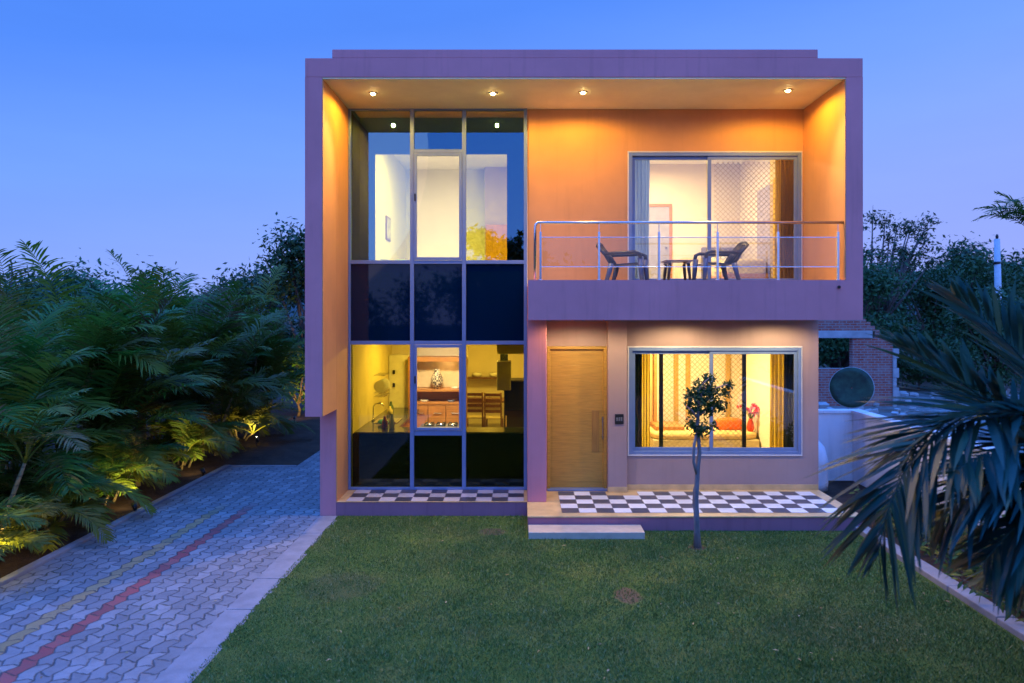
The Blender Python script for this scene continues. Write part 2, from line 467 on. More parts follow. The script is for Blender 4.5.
# driveway of zigzag concrete pavers with one red and one yellow course
def paver_mat():
    m, n, out = nt('zigzag_pavers')
    co = coords(n)
    sx = n.nodes.new('ShaderNodeSeparateXYZ'); n.links.new(co, sx.inputs[0])
    X = math_(n, 'ADD', sx.outputs[0], math_(n, 'MULTIPLY', math_(n, 'SUBTRACT', noise_(n, co, 2.6, 2), .5), .07))
    Y = math_(n, 'ADD', sx.outputs[1], math_(n, 'MULTIPLY', math_(n, 'SUBTRACT', noise_(n, co, 3.1, 2), .5), .11))
    def tri(v, period):
        return math_(n, 'MULTIPLY', math_(n, 'SUBTRACT', math_(n, 'PINGPONG', v, period/2), period/4), 1.0)
    # pavers 0.15 wide (X) by 0.30 long (Y) with kinked long sides and kinked ends
    u = math_(n, 'ADD', math_(n, 'ADD', X, .105), math_(n, 'MULTIPLY', tri(Y, .25), .44))
    v = math_(n, 'ADD', Y, math_(n, 'MULTIPLY', tri(X, .30), .46))
    row = math_(n, 'FLOOR', math_(n, 'DIVIDE', u, .15))
    v = math_(n, 'ADD', v, math_(n, 'MULTIPLY', math_(n, 'MODULO', math_(n, 'ADD', row, 1000), 2), .125))
    fu = math_(n, 'FRACT', math_(n, 'DIVIDE', u, .15)); fv = math_(n, 'FRACT', math_(n, 'DIVIDE', v, .25))
    du = math_(n, 'MULTIPLY', math_(n, 'SUBTRACT', .5, math_(n, 'ABSOLUTE', math_(n, 'SUBTRACT', fu, .5))), .15)
    dv = math_(n, 'MULTIPLY', math_(n, 'SUBTRACT', .5, math_(n, 'ABSOLUTE', math_(n, 'SUBTRACT', fv, .5))), .25)
    d = math_(n, 'MINIMUM', du, dv)
    wob = math_(n, 'MULTIPLY', math_(n, 'SUBTRACT', noise_(n, co, 13, 6, .75), .5), .050)
    d = math_(n, 'ADD', d, wob)
    joint = ramp_(n, d, [(.002, 1.0), (.013, 0.0)])
    wn = n.nodes.new('ShaderNodeTexWhiteNoise'); cb = n.nodes.new('ShaderNodeCombineXYZ')
    n.links.new(row, cb.inputs[0]); n.links.new(math_(n, 'FLOOR', math_(n, 'DIVIDE', v, .25)), cb.inputs[1])
    n.links.new(cb.outputs[0], wn.inputs['Vector'])
    c = ramp_(n, wn.outputs['Value'], [(0., (.175, .17, .175)), (.6, (.225, .215, .215)), (1., (.29, .275, .27))])
    def course(r):
        return math_(n, 'COMPARE', row, float(r), .5)
    red = math_(n, 'ADD', course(-29), 0.0)
    yel = course(-32)
    fade = ramp_(n, math_(n, 'ADD', math_(n, 'DIVIDE', Y, 20), math_(n, 'MULTIPLY', noise_(n, co, 5, 3), .03)), [(.585, 1.0), (.625, 0.0)])
    redc = ramp_(n, wn.outputs['Value'], [(0., (.25, .050, .048)), (1., (.36, .085, .075))])
    yelc = ramp_(n, wn.outputs['Value'], [(0., (.30, .20, .075)), (1., (.38, .25, .10))])
    c = mix_(n, math_(n, 'MULTIPLY', red, fade), c, redc)
    c = mix_(n, math_(n, 'MULTIPLY', yel, math_(n, 'MULTIPLY', fade, .9)), c, yelc)
    dirt = ramp_(n, noise_(n, co, 1.6, 6, .7), [(.45, 0.), (.75, 1.)])
    c = mix_(n, math_(n, 'MULTIPLY', dirt, .5), c, (.12, .105, .09))
    spot_ = ramp_(n, noise_(n, co, 7, 6, .75), [(.50, 0.), (.68, 1.)])
    c = mix_(n, math_(n, 'MULTIPLY', spot_, .45), c, (.11, .10, .09))
    moss = math_(n, 'MULTIPLY', ramp_(n, noise_(n, co, 1.1, 3), [(.58, 0.), (.66, 1.)]), 1.0)
    jc = mix_(n, moss, (.065, .060, .058), (.040, .055, .020))
    c = mix_(n, math_(n, 'MULTIPLY', joint, ramp_(n, noise_(n, co, 3, 4), [(.3, .55), (.6, 1.0)])), c, jc)
    h = math_(n, 'SUBTRACT', math_(n, 'MULTIPLY', noise_(n, co, 70, 4, .7), .25), joint)
    tilt = math_(n, 'MULTIPLY', wn.outputs['Value'], .3)
    princ(n, out, c, .72, 0, .35, bump_(n, math_(n, 'ADD', math_(n, 'ADD', h, tilt), math_(n, 'MULTIPLY', noise_(n, co, 5, 4), .8)), .7, .016))
    return m
PAVER = paver_mat()
mb = MB(); mb.sheet(-5.92, -3.10, 1.5, 15.04, .010); mb.sheet(-4.6, -3.12, 15.04, 24, .010)
struct(mb.build('driveway', PAVER, origin=(0,0,.010)))
KERB = plain('kerb_concrete', (.23, .215, .215), .8, var=.18, scale=5, bump=.25)
mb = MB()
for k in range(11): mb.box(-3.10+.004*(k%2), -2.765, 1.45+k*.9, min(P1-.01, 1.45+k*.9+.893), -.02, .014+.002*((k*7)%3))
struct(mb.build('kerb', KERB, bevel=.004))
mb = MB(); mb.box(-6.04, -5.92, 1.5, 15.04, -.02, .05); mb.box(-6.04, -4.6, 15.045, 15.13, -.02, .025)
struct(mb.build('kerb', KERB, bevel=.012))
mb = MB()
for k in range(11): mb.box(LX1+.004*(k%2), LX1+.20, 1.45+k*.85, min(P0+.1, 1.45+k*.85+.842), -.02, .075+.003*((k*5)%3))
struct(mb.build('kerb', KERB, bevel=.012))

# ================================================================== HOUSE
HOUSE = thing('modern_house', 'two storey mauve modern house with lit glass bay, balcony and checkered porch', 'house', (.9, P1, 0))
H = HOUSE
def hb(*boxes, name='wall', mat=PURPLE, parent=None, bevel=.008, **k):
    m = MB()
    for b in boxes: m.box(*b)
    return m.build(name, mat, parent or H, bevel=bevel, **k)
XL, XLI, XRI, XR = -3.10, -2.857, 4.63, 4.87
Z_SOF, Z_ROOF, Z_PAR = 6.49, 6.764, 6.89
Z_SLAB0, Z_SLAB1, Z_BAL = 3.02, 3.593, 3.56; Z_W = 3.055
# projecting upper fin and recessed lower fin in one wall
m = MB(); m.box(XL, XLI, P0, P1, 1.64, Z_SOF); m.box(XL, XLI, P1, BACK, 0, Z_SOF)
m.build('side_wall', PURPLE, H)
m = MB(); m.box(XRI, XR, P0, P2, Z_SLAB1, Z_SOF); m.box(XRI, XR, P2+.2, BACK, 0, Z_SOF)
m.build('side_wall', PURPLE, H)
hb((XL, XR, P0, BACK, Z_SOF, Z_ROOF), name='roof')
hb((-2.714, 4.229, P0+.004, P0+.25, Z_ROOF, Z_PAR), name='parapet')
hb((XLI+.003, XRI-.003, P0+.012, P2-.003, Z_SOF-.02, Z_SOF-.001), name='soffit', mat=SOFFIT, bevel=0)
m = MB(); m.box(.086, XR, P0, P0+.12, Z_SLAB0, Z_SLAB1); m.box(.086, XR, P0+.12, P2, Z_W, Z_BAL)
SLAB = m.build('balcony_slab', PURPLE, H, bevel=0)
m = MB(); m.box(.10, XRI-.014, P0+.125, P2-.02, Z_BAL, Z_BAL+.012); m.build('balcony_bounce_floor', plain('soffit_bounce_tile', (.70, .64, .52), .4, var=.1), H)  # unseen pale floor added to bounce lamp light up onto the soffit
m = MB(); m.tube([at(839.2, 287, P0-.03), at(839.2, 287, P0+.03)], .022, 12)
m.build('drain_spout', BLACK, SLAB)
# upper back wall (around the balcony door)
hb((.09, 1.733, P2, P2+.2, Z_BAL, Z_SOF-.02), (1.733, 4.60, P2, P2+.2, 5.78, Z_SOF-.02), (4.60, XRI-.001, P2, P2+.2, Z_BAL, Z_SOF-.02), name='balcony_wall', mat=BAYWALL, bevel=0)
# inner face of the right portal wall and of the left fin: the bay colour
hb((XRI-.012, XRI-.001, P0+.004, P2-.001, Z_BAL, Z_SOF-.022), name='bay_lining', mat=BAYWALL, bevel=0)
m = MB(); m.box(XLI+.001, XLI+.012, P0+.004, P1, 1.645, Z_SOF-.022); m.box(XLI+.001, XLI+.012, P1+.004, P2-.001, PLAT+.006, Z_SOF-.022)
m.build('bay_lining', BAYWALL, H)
# lower column, pilaster and porch walls
hb((.084, .376, P1, P2+.2, PLAT, Z_W-.001), name='column')
hb((.380, .413, P2, P2+.2, PLAT, Z_W), (.413, 1.392, P2, P2+.2, 2.58, Z_W), (1.70, 1.733, P2, P2+.2, PLAT, Z_W),
   (1.733, 4.604, P2, P2+.2, 2.58, Z_W), (1.733, 4.604, P2, P2+.2, PLAT, .78), (4.604, XR-.002, P2, P2+.198, PLAT, Z_W), name='porch_wall', mat=LOWWALL, bevel=0)
hb((1.392, 1.70, 11.98, P2+.2, PLAT, Z_W-.001), name='pilaster', mat=LOWWALL)
hb((1.386, 1.706, 11.972, 11.98, PLAT, PLAT+.09), (1.706, XR-.004, P2-.008, P2, PLAT, PLAT+.09), name='skirting', mat=BORDER, bevel=.003)
# plinths
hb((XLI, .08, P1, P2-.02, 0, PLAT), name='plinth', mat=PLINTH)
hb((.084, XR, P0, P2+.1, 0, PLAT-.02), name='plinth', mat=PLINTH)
# paved tops
m = MB(); m.box(.078, XR+.006, P0-.012, P2-.001, PLAT-.02, PLAT); m.build('porch_floor', BORDER, H, bevel=.004)
m = MB(); m.box(XLI+.012, .078, P1-.010, P2-.02, PLAT+.0, PLAT+.006); m.build('bay_floor', BORDER, H, bevel=.002)
def tile_sheet(name, mat, x0, y0, nx, ny, s, z, skip=None):
    mb = MB()
    for i in range(nx):
        for j in range(ny):
            if skip and (i, j) in skip: continue
            mb.sheet(x0+i*s, x0+(i+1)*s, y0+j*s, y0+(j+1)*s, z)
    ob = mb.build(name, mat, H)
    # origin at the corner of the tiling so the pattern starts on a whole tile
    off = Vector((x0, y0, z)) - Vector(H.location)
    ob.data.transform(Matrix.Translation(-off)); ob.location = off
    return ob
tile_sheet('floor_tiles', TILES_PORCH, .58, 10.74, 16, 5, .2563, PLAT+.004, {(3, 4), (4, 4)})
tile_sheet('floor_tiles', TILES_BAY, -2.71, P1+.02, 11, 3, .249, PLAT+.010)
# steps
hb((.09, 1.69, 10.17, P0-.013, 0, .105), name='step', mat=STONE, bevel=.006)

# ---- curtain wall
CW = MB()
mw = .032
GX = [-2.838, -1.80, -.949, .0825]
GZ = [PLAT+.012, 2.638, 3.958, 6.468]
fy0, fy1 = P2-.05, P2+.05
for x in GX:
    xx0, xx1 = (x-mw, x+mw)
    if x == GX[0]: xx0, xx1 = XLI+.014, XLI+.05
    if x == GX[-1]: xx0, xx1 = .03, .083
    CW.box(xx0, xx1, fy0, fy1, GZ[0], GZ[3])
def rail(z, cols=(0,1,2), h=.030):
    for c in cols:
        a = GX[c] + mw if c else XLI+.05
        b = GX[c+1] - mw if c < 2 else .03
        CW.box(a, b, fy0+.004, fy1-.004, z-h, z+h)
rail(GZ[0]+.02, h=.02); rail(GZ[1]); rail(GZ[2]); rail(GZ[3]-.012, h=.012)
rail(5.773, (1,)); rail(1.16, (1,), .04)
CWALL = CW.build('curtain_wall', ALU, H, bevel=.004)
def pane(c, z0, z1, mat, y=P2):
    a = (GX[c] + mw if c else XLI+.05) - .006; b = (GX[c+1] - mw if c < 2 else .03) + .006
    m = MB(); m.box(a, b, y-.004, y+.004, z0+.024, z1-.024)
    m.build('pane', mat, CWALL)
for c in (0, 2):
    pane(c, GZ[0], GZ[1], G_TINT); pane(c, GZ[1], GZ[2], G_SPAN); pane(c, GZ[2], GZ[3], G_UP)
pane(1, GZ[0]+.01, 1.15, G_TINT); pane(1, GZ[1], GZ[2], G_SPAN); pane(1, 5.79, GZ[3], G_UP)
# the two opening casements of the middle bay
def casement(z0, z1):
    a, b = GX[1]+mw+.003, GX[2]-mw-.003
    m = MB(); t = .045
    m.box(a, a+t, fy0-.012, fy0+.04, z0, z1); m.box(b-t, b, fy0-.012, fy0+.04, z0, z1)
    m.box(a+t, b-t, fy0-.012, fy0+.04, z0, z0+t); m.box(a+t, b-t, fy0-.012, fy0+.04, z1-t, z1)
    cf = m.build('casement', ALU, CWALL, bevel=.003)
    m = MB(); m.box(a+t-.006, b-t+.006, fy0+.01, fy0+.018, z0+t-.006, z1-t+.006); m.build('pane', G_CLEAR, CWALL)
    m = MB(); m.box(a+.008, a+.03, fy0-.03, fy0-.012, z0+.55*(z1-z0), z0+.55*(z1-z0)+.12); m.build('handle', BLACK, CWALL)
casement(3.992, 5.738); casement(1.205, 2.604)

# ---- rooms behind
FZ = 3.56
m = MB(); m.box(XLI, XRI, P2+.2, BACK, PLAT-.2, PLAT); m.build('ground_floor', FLOORIN, H)
m = MB(); m.box(XLI, .085, P2+.06, BACK, 3.02, FZ); m.box(.085, XRI, P2+.2, BACK, 3.02, FZ); m.build('upper_floor', WHITEROOM, H)
m = MB(); m.box(XLI, .385, 12.88, BACK, Z_SOF-.22, Z_SOF-.001); m.box(.39, XRI, P2+.2, BACK, Z_SOF-.22, Z_SOF-.001); m.build('upper_ceiling', WHITEROOM, H)
m = MB(); m.box(XL, XR, BACK, BACK+.2, 0, Z_SOF); m.build('rear_wall', PURPLE, H)
# kitchen shell
m = MB(); m.box(XLI+.002, XLI+.06, P2+.06, BACK-.002, PLAT, 3.018)
m.build('kitchen_wall', YELLOWROOM, H)
X1_ = (468-CX)*15.9/F
m = MB(); m.box(XLI+.06, -2.0, 15.9, 16.05, PLAT, 3.018)
m.box(-2.0, X1_, 15.9, 16.05, 2.0, 3.018); m.box(.10, .25, P2+.21, BACK-.002, PLAT, 3.018); m.box(-2.0, .10, 19.6, 19.75, PLAT, 3.018)
m.build('kitchen_wall', CREAM, H)
# closed strip under the window line (back of the worktop units)
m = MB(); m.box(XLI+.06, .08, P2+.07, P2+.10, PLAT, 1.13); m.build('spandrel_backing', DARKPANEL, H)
# upper left room: dark screen wall close behind the glass with a big opening
Yo = 12.75
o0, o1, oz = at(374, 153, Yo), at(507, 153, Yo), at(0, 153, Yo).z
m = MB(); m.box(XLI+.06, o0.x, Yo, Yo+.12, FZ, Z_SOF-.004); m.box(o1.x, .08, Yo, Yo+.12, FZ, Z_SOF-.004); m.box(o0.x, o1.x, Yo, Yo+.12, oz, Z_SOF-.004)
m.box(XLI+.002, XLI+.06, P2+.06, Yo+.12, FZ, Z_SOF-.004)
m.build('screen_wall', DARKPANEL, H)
m = MB(); m.box(o0.x-.12, o0.x, Yo+.12, 16.2, FZ, Z_SOF-.221); m.box(.20, .38, P2+.201, BACK-.002, FZ, Z_SOF-.221)
m.box(o0.x-.12, -.80, 16.2, 16.35, FZ, Z_SOF-.221)
m.build('landing_wall', WHITEROOM, H)
m = MB(); m.box(-.80, .20, 15.9, 16.0, FZ, Z_SOF-.221)
m.build('landing_wall', plain('lilac_room_paint', (.55, .45, .62), .7, var=.05), H)
m = MB(); m.box(-.775, -.10, 15.82, 15.89, FZ, 5.02); d = m.build('inner_door', wood('golden_wood', (.62, .30, .006), 1, .5), H)
# lower right room
m = MB(); m.box(1.45, XRI-.002, 15.7, 15.85, PLAT, 3.018)
m.build('living_wall', CREAM, H)
m = MB(); m.box(1.42, 1.57, P2+.201, 15.7, PLAT, 3.018); m.build('living_wall', CREAM, H)
m = MB(); m.box(XRI-.03, XRI-.001, P2+.201, 15.7, PLAT, 3.018); m.build('living_wall', CREAM, H)
# upper right room
m = MB(); m.box(.39, XRI-.002, 15.6, 15.75, FZ, Z_SOF-.221); m.build('bedroom_wall', CREAM, H)
m = MB(); m.box(XRI-.03, XRI-.001, P2+.201, 15.6, FZ, Z_SOF-.221); m.build('bedroom_wall', CREAM, H)

# ---- front door
DX0, DX1, DZ1 = .413, 1.392, 2.58
m = MB(); t = .05; dy = P2+.05
m.box(DX0, DX0+t, P2-.012, P2+.12, PLAT+.02, DZ1-.003); m.box(DX1-t, DX1, P2-.012, P2+.12, PLAT+.02, DZ1-.003); m.box(DX0+t, DX1-t, P2-.012, P2+.12, DZ1-t, DZ1-.003)
DF = m.build('front_door', TEAK, H, bevel=.004)
m = MB(); m.box(DX0+t, DX1-t, dy, dy+.045, PLAT+.03, DZ1-t)
DL = m.build('door_leaf', TEAK, DF)
m = MB()
for k in range(14):      # horizontal grooved boards read as fine lines: thin battens
    zz = PLAT+.12+k*.16
    m.box(DX0+t+.03, DX1-t-.03, dy-.004, dy, zz, zz+.1585)
m.build('door_boards', TEAK, DF, bevel=.002)
m = MB(); m.box(1.15, 1.27, dy-.014, dy-.0045, .84, 1.52); m.build('inlay', wood('dark_teak', (.36, .19, .04), 1, .4), DF, bevel=.003)
m = MB(); m.tube([(1.325, dy-.05, 1.05), (1.325, dy-.05, 1.42)], .012, 10); m.box(1.31, 1.34, dy-.05, dy, 1.08, 1.10); m.box(1.31, 1.34, dy-.05, dy, 1.37, 1.39)
m.build('handle', STEEL, DF)
m = MB(); m.box(DX0, DX1, P2-.10, P2+.1, PLAT+.004, PLAT+.03); m.build('threshold', ALU, DF, bevel=.003)
m = MB(); a = at(615, 424, 11.98); b = at(623.5, 414, 11.98); m.box(a.x, b.x, 11.965, 11.98, a.z, b.z)
sw = m.build('switch_plate', BLACK, H, bevel=.004)
m = MB()
for k in range(3): m.box(a.x+.02+k*.036, a.x+.045+k*.036, 11.960, 11.965, a.z+.05, b.z-.05)
m.build('switch', plain('grey_switch', (.12, .12, .13), .4), sw)

# ---- sliding windows
def diamond_net(x0, x1, z0, z1, y, pitch=.085, r=.0038):
    m = MB()
    w_, h_ = x1-x0, z1-z0
    s = pitch*1.0
    k = -h_
    while k < w_:
        for sgn in (1, -1):
            # line u = k + v  clipped to the rectangle, mirrored for the other diagonal
            v0 = max(0, -k); v1 = min(h_, w_-k)
            if v1 - v0 > .02:
                u0, u1 = k+v0, k+v1
                if sgn < 0: u0, u1 = w_-u0, w_-u1
                p, q = Vector((x0+u0, y, z0+v0)), Vector((x0+u1, y, z0+v1))
                d = (q-p).normalized(); nx = Vector((-d.z, 0, d.x))*r
                yy = Vector((0, r*.6*sgn, 0))
                m.add([p+nx+yy, p-nx+yy, q-nx+yy, q+nx+yy, p+nx-yy*.2, p-nx-yy*.2, q-nx-yy*.2, q+nx-yy*.2],
                      [(0,1,2,3), (7,6,5,4), (0,3,7,4), (1,5,6,2)])
        k += s
    return m
NETMAT = plain('bronze_grille', (.50, .36, .16), .5, .1, var=.1)
def sliding(name, x0, x1, z0, z1, y0, midx, glassm):
    """outer frame with a pale trim, two sashes with panes"""
    m = MB(); t = .055; yy0, yy1 = y0-.012, y0+.14
    m.box(x0, x0+t, yy0, yy1, z0, z1); m.box(x1-t, x1, yy0, yy1, z0, z1)
    m.box(x0+t, x1-t, yy0, yy1, z0, z0+t); m.box(x0+t, x1-t, yy0, yy1, z1-t, z1)
    fr = m.build(name, ALU, H, bevel=.004)
    tr = MB(); q = .022
    tr.box(x0-q, x0, y0-.016, y0, z0-q, z1+q); tr.box(x1, x1+q*.6, y0-.016, y0, z0-q, z1+q)
    tr.box(x0, x1, y0-.016, y0, z1, z1+q); tr.box(x0, x1, y0-.016, y0, z0-q, z0)
    tr.build('trim', ALULITE, fr, bevel=.002)
    for (a, b, ys_) in ((x0+t, midx+.035, y0+.05), (midx-.035, x1-t, y0+.015)):
        s = MB(); k = .055
        s.box(a, a+k, ys_, ys_+.03, z0+t, z1-t); s.box(b-k, b, ys_, ys_+.03, z0+t, z1-t)
        s.box(a+k, b-k, ys_, ys_+.03, z0+t, z0+t+k); s.box(a+k, b-k, ys_, ys_+.03, z1-t-k, z1-t)
        sh = s.build('sash', ALU, fr, bevel=.003)
        p = MB(); p.box(a+k-.005, b-k+.005, ys_+.011, ys_+.019, z0+t+k-.005, z1-t-k+.005); p.build('pane', glassm, fr)
    return fr
WLO = sliding('porch_window', 1.755, 4.585, .802, 2.558, P2, (712-CX)*P2/F, G_WIN)
WUP = sliding('balcony_door', 1.755, 4.585, Z_BAL+.024, 5.758, P2, (710-CX)*P2/F, G_WIN)
# security grilles behind the panes
ga, gb = at(661, 0, P2+.17).x, at(744, 0, P2+.17).x
gm = diamond_net(ga+.03, gb-.03, .86, 2.50, P2+.17)
gr = gm.build('grille', NETMAT, WLO)
for xx in (ga, gb):
    m = MB(); m.box(xx-.033, xx+.033, P2+.15, P2+.19, .86, 2.50); m.build('grille_post', BLACK, WLO, bevel=.003)
ga, gb = at(714, 0, P2+.17).x, at(778, 0, P2+.17).x
diamond_net(ga, gb, Z_BAL+.1, 5.64, P2+.17).build('grille', NETMAT, WUP)

# ---- balcony railing
RL = MB()
yr = P0+.06
zt = at(0, 222.5, yr).z
hx0, hx1 = at(535, 0, yr).x, at(843.5, 0, yr).x
RL.tube([(hx0, yr, Z_SLAB1), (hx0, yr, zt-.06), (hx0+.012, yr, zt-.025), (hx0+.045, yr, zt), (hx1, yr, zt)], .021, 10)
RAIL = RL.build('balcony_railing', STEEL, H, smooth=True)
zp = at(0, 232, yr).z; zr1, zr0 = at(0, 237.5, yr).z, at(0, 267, yr).z
pxs = [540.5, 599, 659, 717.5, 778, 838]
for x in pxs:
    p = at(x, 0, yr).x
    m = MB(); m.box(p-.016, p+.016, yr-.016, yr+.016, Z_SLAB1, zp); m.tube([(p, yr, zp), (p, yr, zt-.018)], .006, 8)
    m.lathe([(.042, Z_SLAB1+.0), (.042, Z_SLAB1+.008), (.02, Z_SLAB1+.014)], (p, yr, 0), 14)
    m.build('post', STEEL, RAIL, bevel=.002)
m = MB()
for zz in (zr1, zr0): m.tube([(at(540.5,0,yr).x, yr-.022, zz), (at(838,0,yr).x, yr-.022, zz)], .006, 8)
m.build('rod', STEEL, RAIL)
for i in range(5):
    a, b = at(pxs[i], 0, yr).x+.03, at(pxs[i+1], 0, yr).x-.03
    m = MB(); m.box(a, b, yr-.004, yr+.004, zr0+.006, zr1-.006); m.build('glass_panel', G_RAIL, RAIL)

# ---- downlights
DOME = emit('lamp_lens', (1.0, .68, .24), 120)
def downlight(x, y, z, label, power, col=WARM, group='soffit downlights', drop=.10, cone=None):
    t = thing('downlight', label, 'ceiling light', (x, y, z), 0, group)
    m = MB(); m.lathe([(.065, z-.001), (.065, z-.008), (.05, z-.014), (.042, z-.012)], (x, y, 0), 24); m.build('trim_ring', ALULITE, t, smooth=True)
    if cone:      # flush fitting
        m = MB(); m.lathe([(.045, z-.0135), (.040, z-.0145), (.004, z-.0145)], (x, y, 0), 18); m.build('lens', FLAT, t, smooth=True)
        lamp('SPOT', 'downlight_lamp', (x, y, z-.02), power, col, t, .03, target=(x, y, 0), cone=cone, blend=.4)
    else:         # domed lens standing out of the soffit
        m = MB(); m.lathe([(.032, z-.010), (.031, z-.018), (.024, z-.028), (.012, z-.033), (.004, z-.034)], (x, y, 0), 18); m.build('lens', DOME, t, smooth=True)
        lamp('SPOT', 'downlight_lamp', (x, y, z-.04), power, col, t, .03, target=(x, y, 0), cone=R(174), blend=.3)
        lamp('SPOT', 'downlight_beam', (x, y, z-.042), power*2.1, (1.0, .66, .24), t, .03, target=(x, y-4.2, 0), cone=R(96), blend=.75)
FLAT = emit('flat_lamp_lens', (1.0, .75, .4), 30)
zs = Z_SOF-.02
for (px_, py_, lb) in ((373, 93, 'round glowing downlight in the soffit beside the tall fin, leftmost of four'), (493, 93, 'round glowing downlight in the soffit over the third glass column of the facade'),
                  (583, 92, 'round glowing downlight in the soffit over the plain wall beside the balcony door'), (788, 90, 'round glowing downlight in the soffit above the curtained end of the balcony door')):
    Y = F*(zs-HC)/(CY-py_)
    downlight((px_-CX)*Y/F, Y, zs, lb, 135)
for x, y_, lb in ((.90, 11.55, 'small downlight under the balcony slab above the teak front door'), (2.55, 11.75, 'small downlight under the balcony slab above the porch window, nearer the door'), (4.10, 11.75, 'small downlight under the balcony slab above the curtained end of the porch window')):
    downlight(x, y_-.32, Z_W, lb, 120, (1.0, .76, .40), 'porch downlights', .06, R(168))

# ---- room lamps
def ceiling_lamp(x, y, z, label, power, col, size=.5):
    t = thing('ceiling_lamp', label, 'ceiling light', (x, y, z), 0, 'room ceiling lamps')
    m = MB(); m.lathe([(.22, z-.001), (.24, z-.02), (.20, z-.07), (.08, z-.10)], (x, y, 0), 24); m.build('shade', emit('lamp_shade_glow', tuple(col), 6), t, smooth=True)
    l = lamp('AREA', 'ceiling_lamp_light', (x, y, z-.12), power, col, t, size=size, target=(x, y, 0)); l.data.shape = 'DISK'
ceiling_lamp(-1.55, 14.0, 3.018, 'round ceiling lamp over the kitchen worktop', 120, ROOM)
ceiling_lamp(-.8, 17.6, 3.018, 'round ceiling lamp over the dining chairs', 75, ROOM)
ceiling_lamp(3.0, 14.0, 3.018, 'round ceiling lamp in the room behind the porch window', 250, (1.0, .74, .34))
ceiling_lamp(2.6, 14.0, Z_SOF-.221, 'round ceiling lamp in the bedroom behind the balcony door', 200, (1.0, .76, .42))
ceiling_lamp(-1.2, 13.25, Z_SOF-.221, 'round ceiling lamp on the landing behind the tall glazing', 185, (1.0, .84, .55))
exec_next = True
# ================================================================== FURNITURE
def cloth(name, col, rough=.9): return plain(name, col, rough, var=.15, scale=14, bump=.2, spec=.2)

def sheer(name, col, tr=.6):
    m, n, out = nt(name)
    c = ramp_(n, noise_(n, coords(n), 30, 3), [(.3, tuple(x*.85 for x in col)), (.7, col)])
    p = princ(n, None, c, .9, 0, .1); t = n.nodes.new('ShaderNodeBsdfTranslucent'); n.links.new(c, t.inputs[0])
    mx = n.nodes.new('ShaderNodeMixShader'); mx.inputs[0].default_value = tr
    n.links.new(p.outputs[0], mx.inputs[1]); n.links.new(t.outputs[0], mx.inputs[2]); n.links.new(mx.outputs[0], out.inputs[0])
    return m
# ---- curtains (hang inside)
def curtain(x0, x1, y, z0, z1, mat, label, folds=6, amp=.05, gather=0.0):
    nx, nz = folds*8, 10
    V, Fc = [], []
    for j in range(nz+1):
        tz = j/nz
        for i in range(nx+1):
            u = i/nx
            x = x0 + (x1-x0)*u
            x += gather*(1-tz)*(.5-u)*.5
            yy = y + amp*math.sin(u*folds*2*math.pi)*(.7+.3*math.sin(5*tz+u*9)) + .012*math.sin(u*37+tz*4)
            V.append((x, yy, z0+(z1-z0)*tz))
    for j in range(nz):
        for i in range(nx):
            a = j*(nx+1)+i; Fc.append((a, a+1, a+nx+2, a+nx+1))
    m = MB(); m.add(V, Fc)
    o = m.build('curtain', mat, smooth=True)
    return tag(o, label, 'curtain')
DARKCUR = cloth('charcoal_curtain', (.035, .032, .035)); OLIVECUR = sheer('olive_curtain', (.60, .46, .06), .7); BLUECUR = sheer('pale_curtain', (.30, .42, .72), .25)
cy = P2+.30
xa = lambda px, Y: (px-CX)*Y/F
curtain(xa(629, cy), xa(642, cy), cy, PLAT+.05, 2.75, DARKCUR, 'charcoal curtain gathered at the door end of the porch window', 4)
curtain(xa(641.5, cy+.12), xa(650, cy+.12), cy+.12, PLAT+.05, 2.75, OLIVECUR, 'narrow olive curtain beside the charcoal one at the door end of the porch window', 3)
curtain(xa(784, cy), xa(801, cy), cy, PLAT+.05, 2.75, DARKCUR, 'wide charcoal curtain at the far end of the porch window from the door', 6)
curtain(xa(770, cy+.12), xa(786, cy+.12), cy+.12, PLAT+.05, 2.75, OLIVECUR, 'olive curtain next to the orange cushions behind the porch window', 4)
curtain(xa(630, cy), xa(650, cy), cy, FZ+.03, 5.9, BLUECUR, 'pale blue grey curtain at the chair end of the balcony door', 5, gather=.1)
curtain(xa(781, cy), xa(801, cy), cy, FZ+.03, 5.9, DARKCUR, 'charcoal curtain at the wall end of the balcony door', 6)
curtain(xa(775, cy+.12), xa(786, cy+.12), cy+.12, FZ+.03, 5.9, sheer('mustard_curtain', (.55, .42, .14)), 'thin mustard curtain beside the charcoal one in the balcony door', 4)

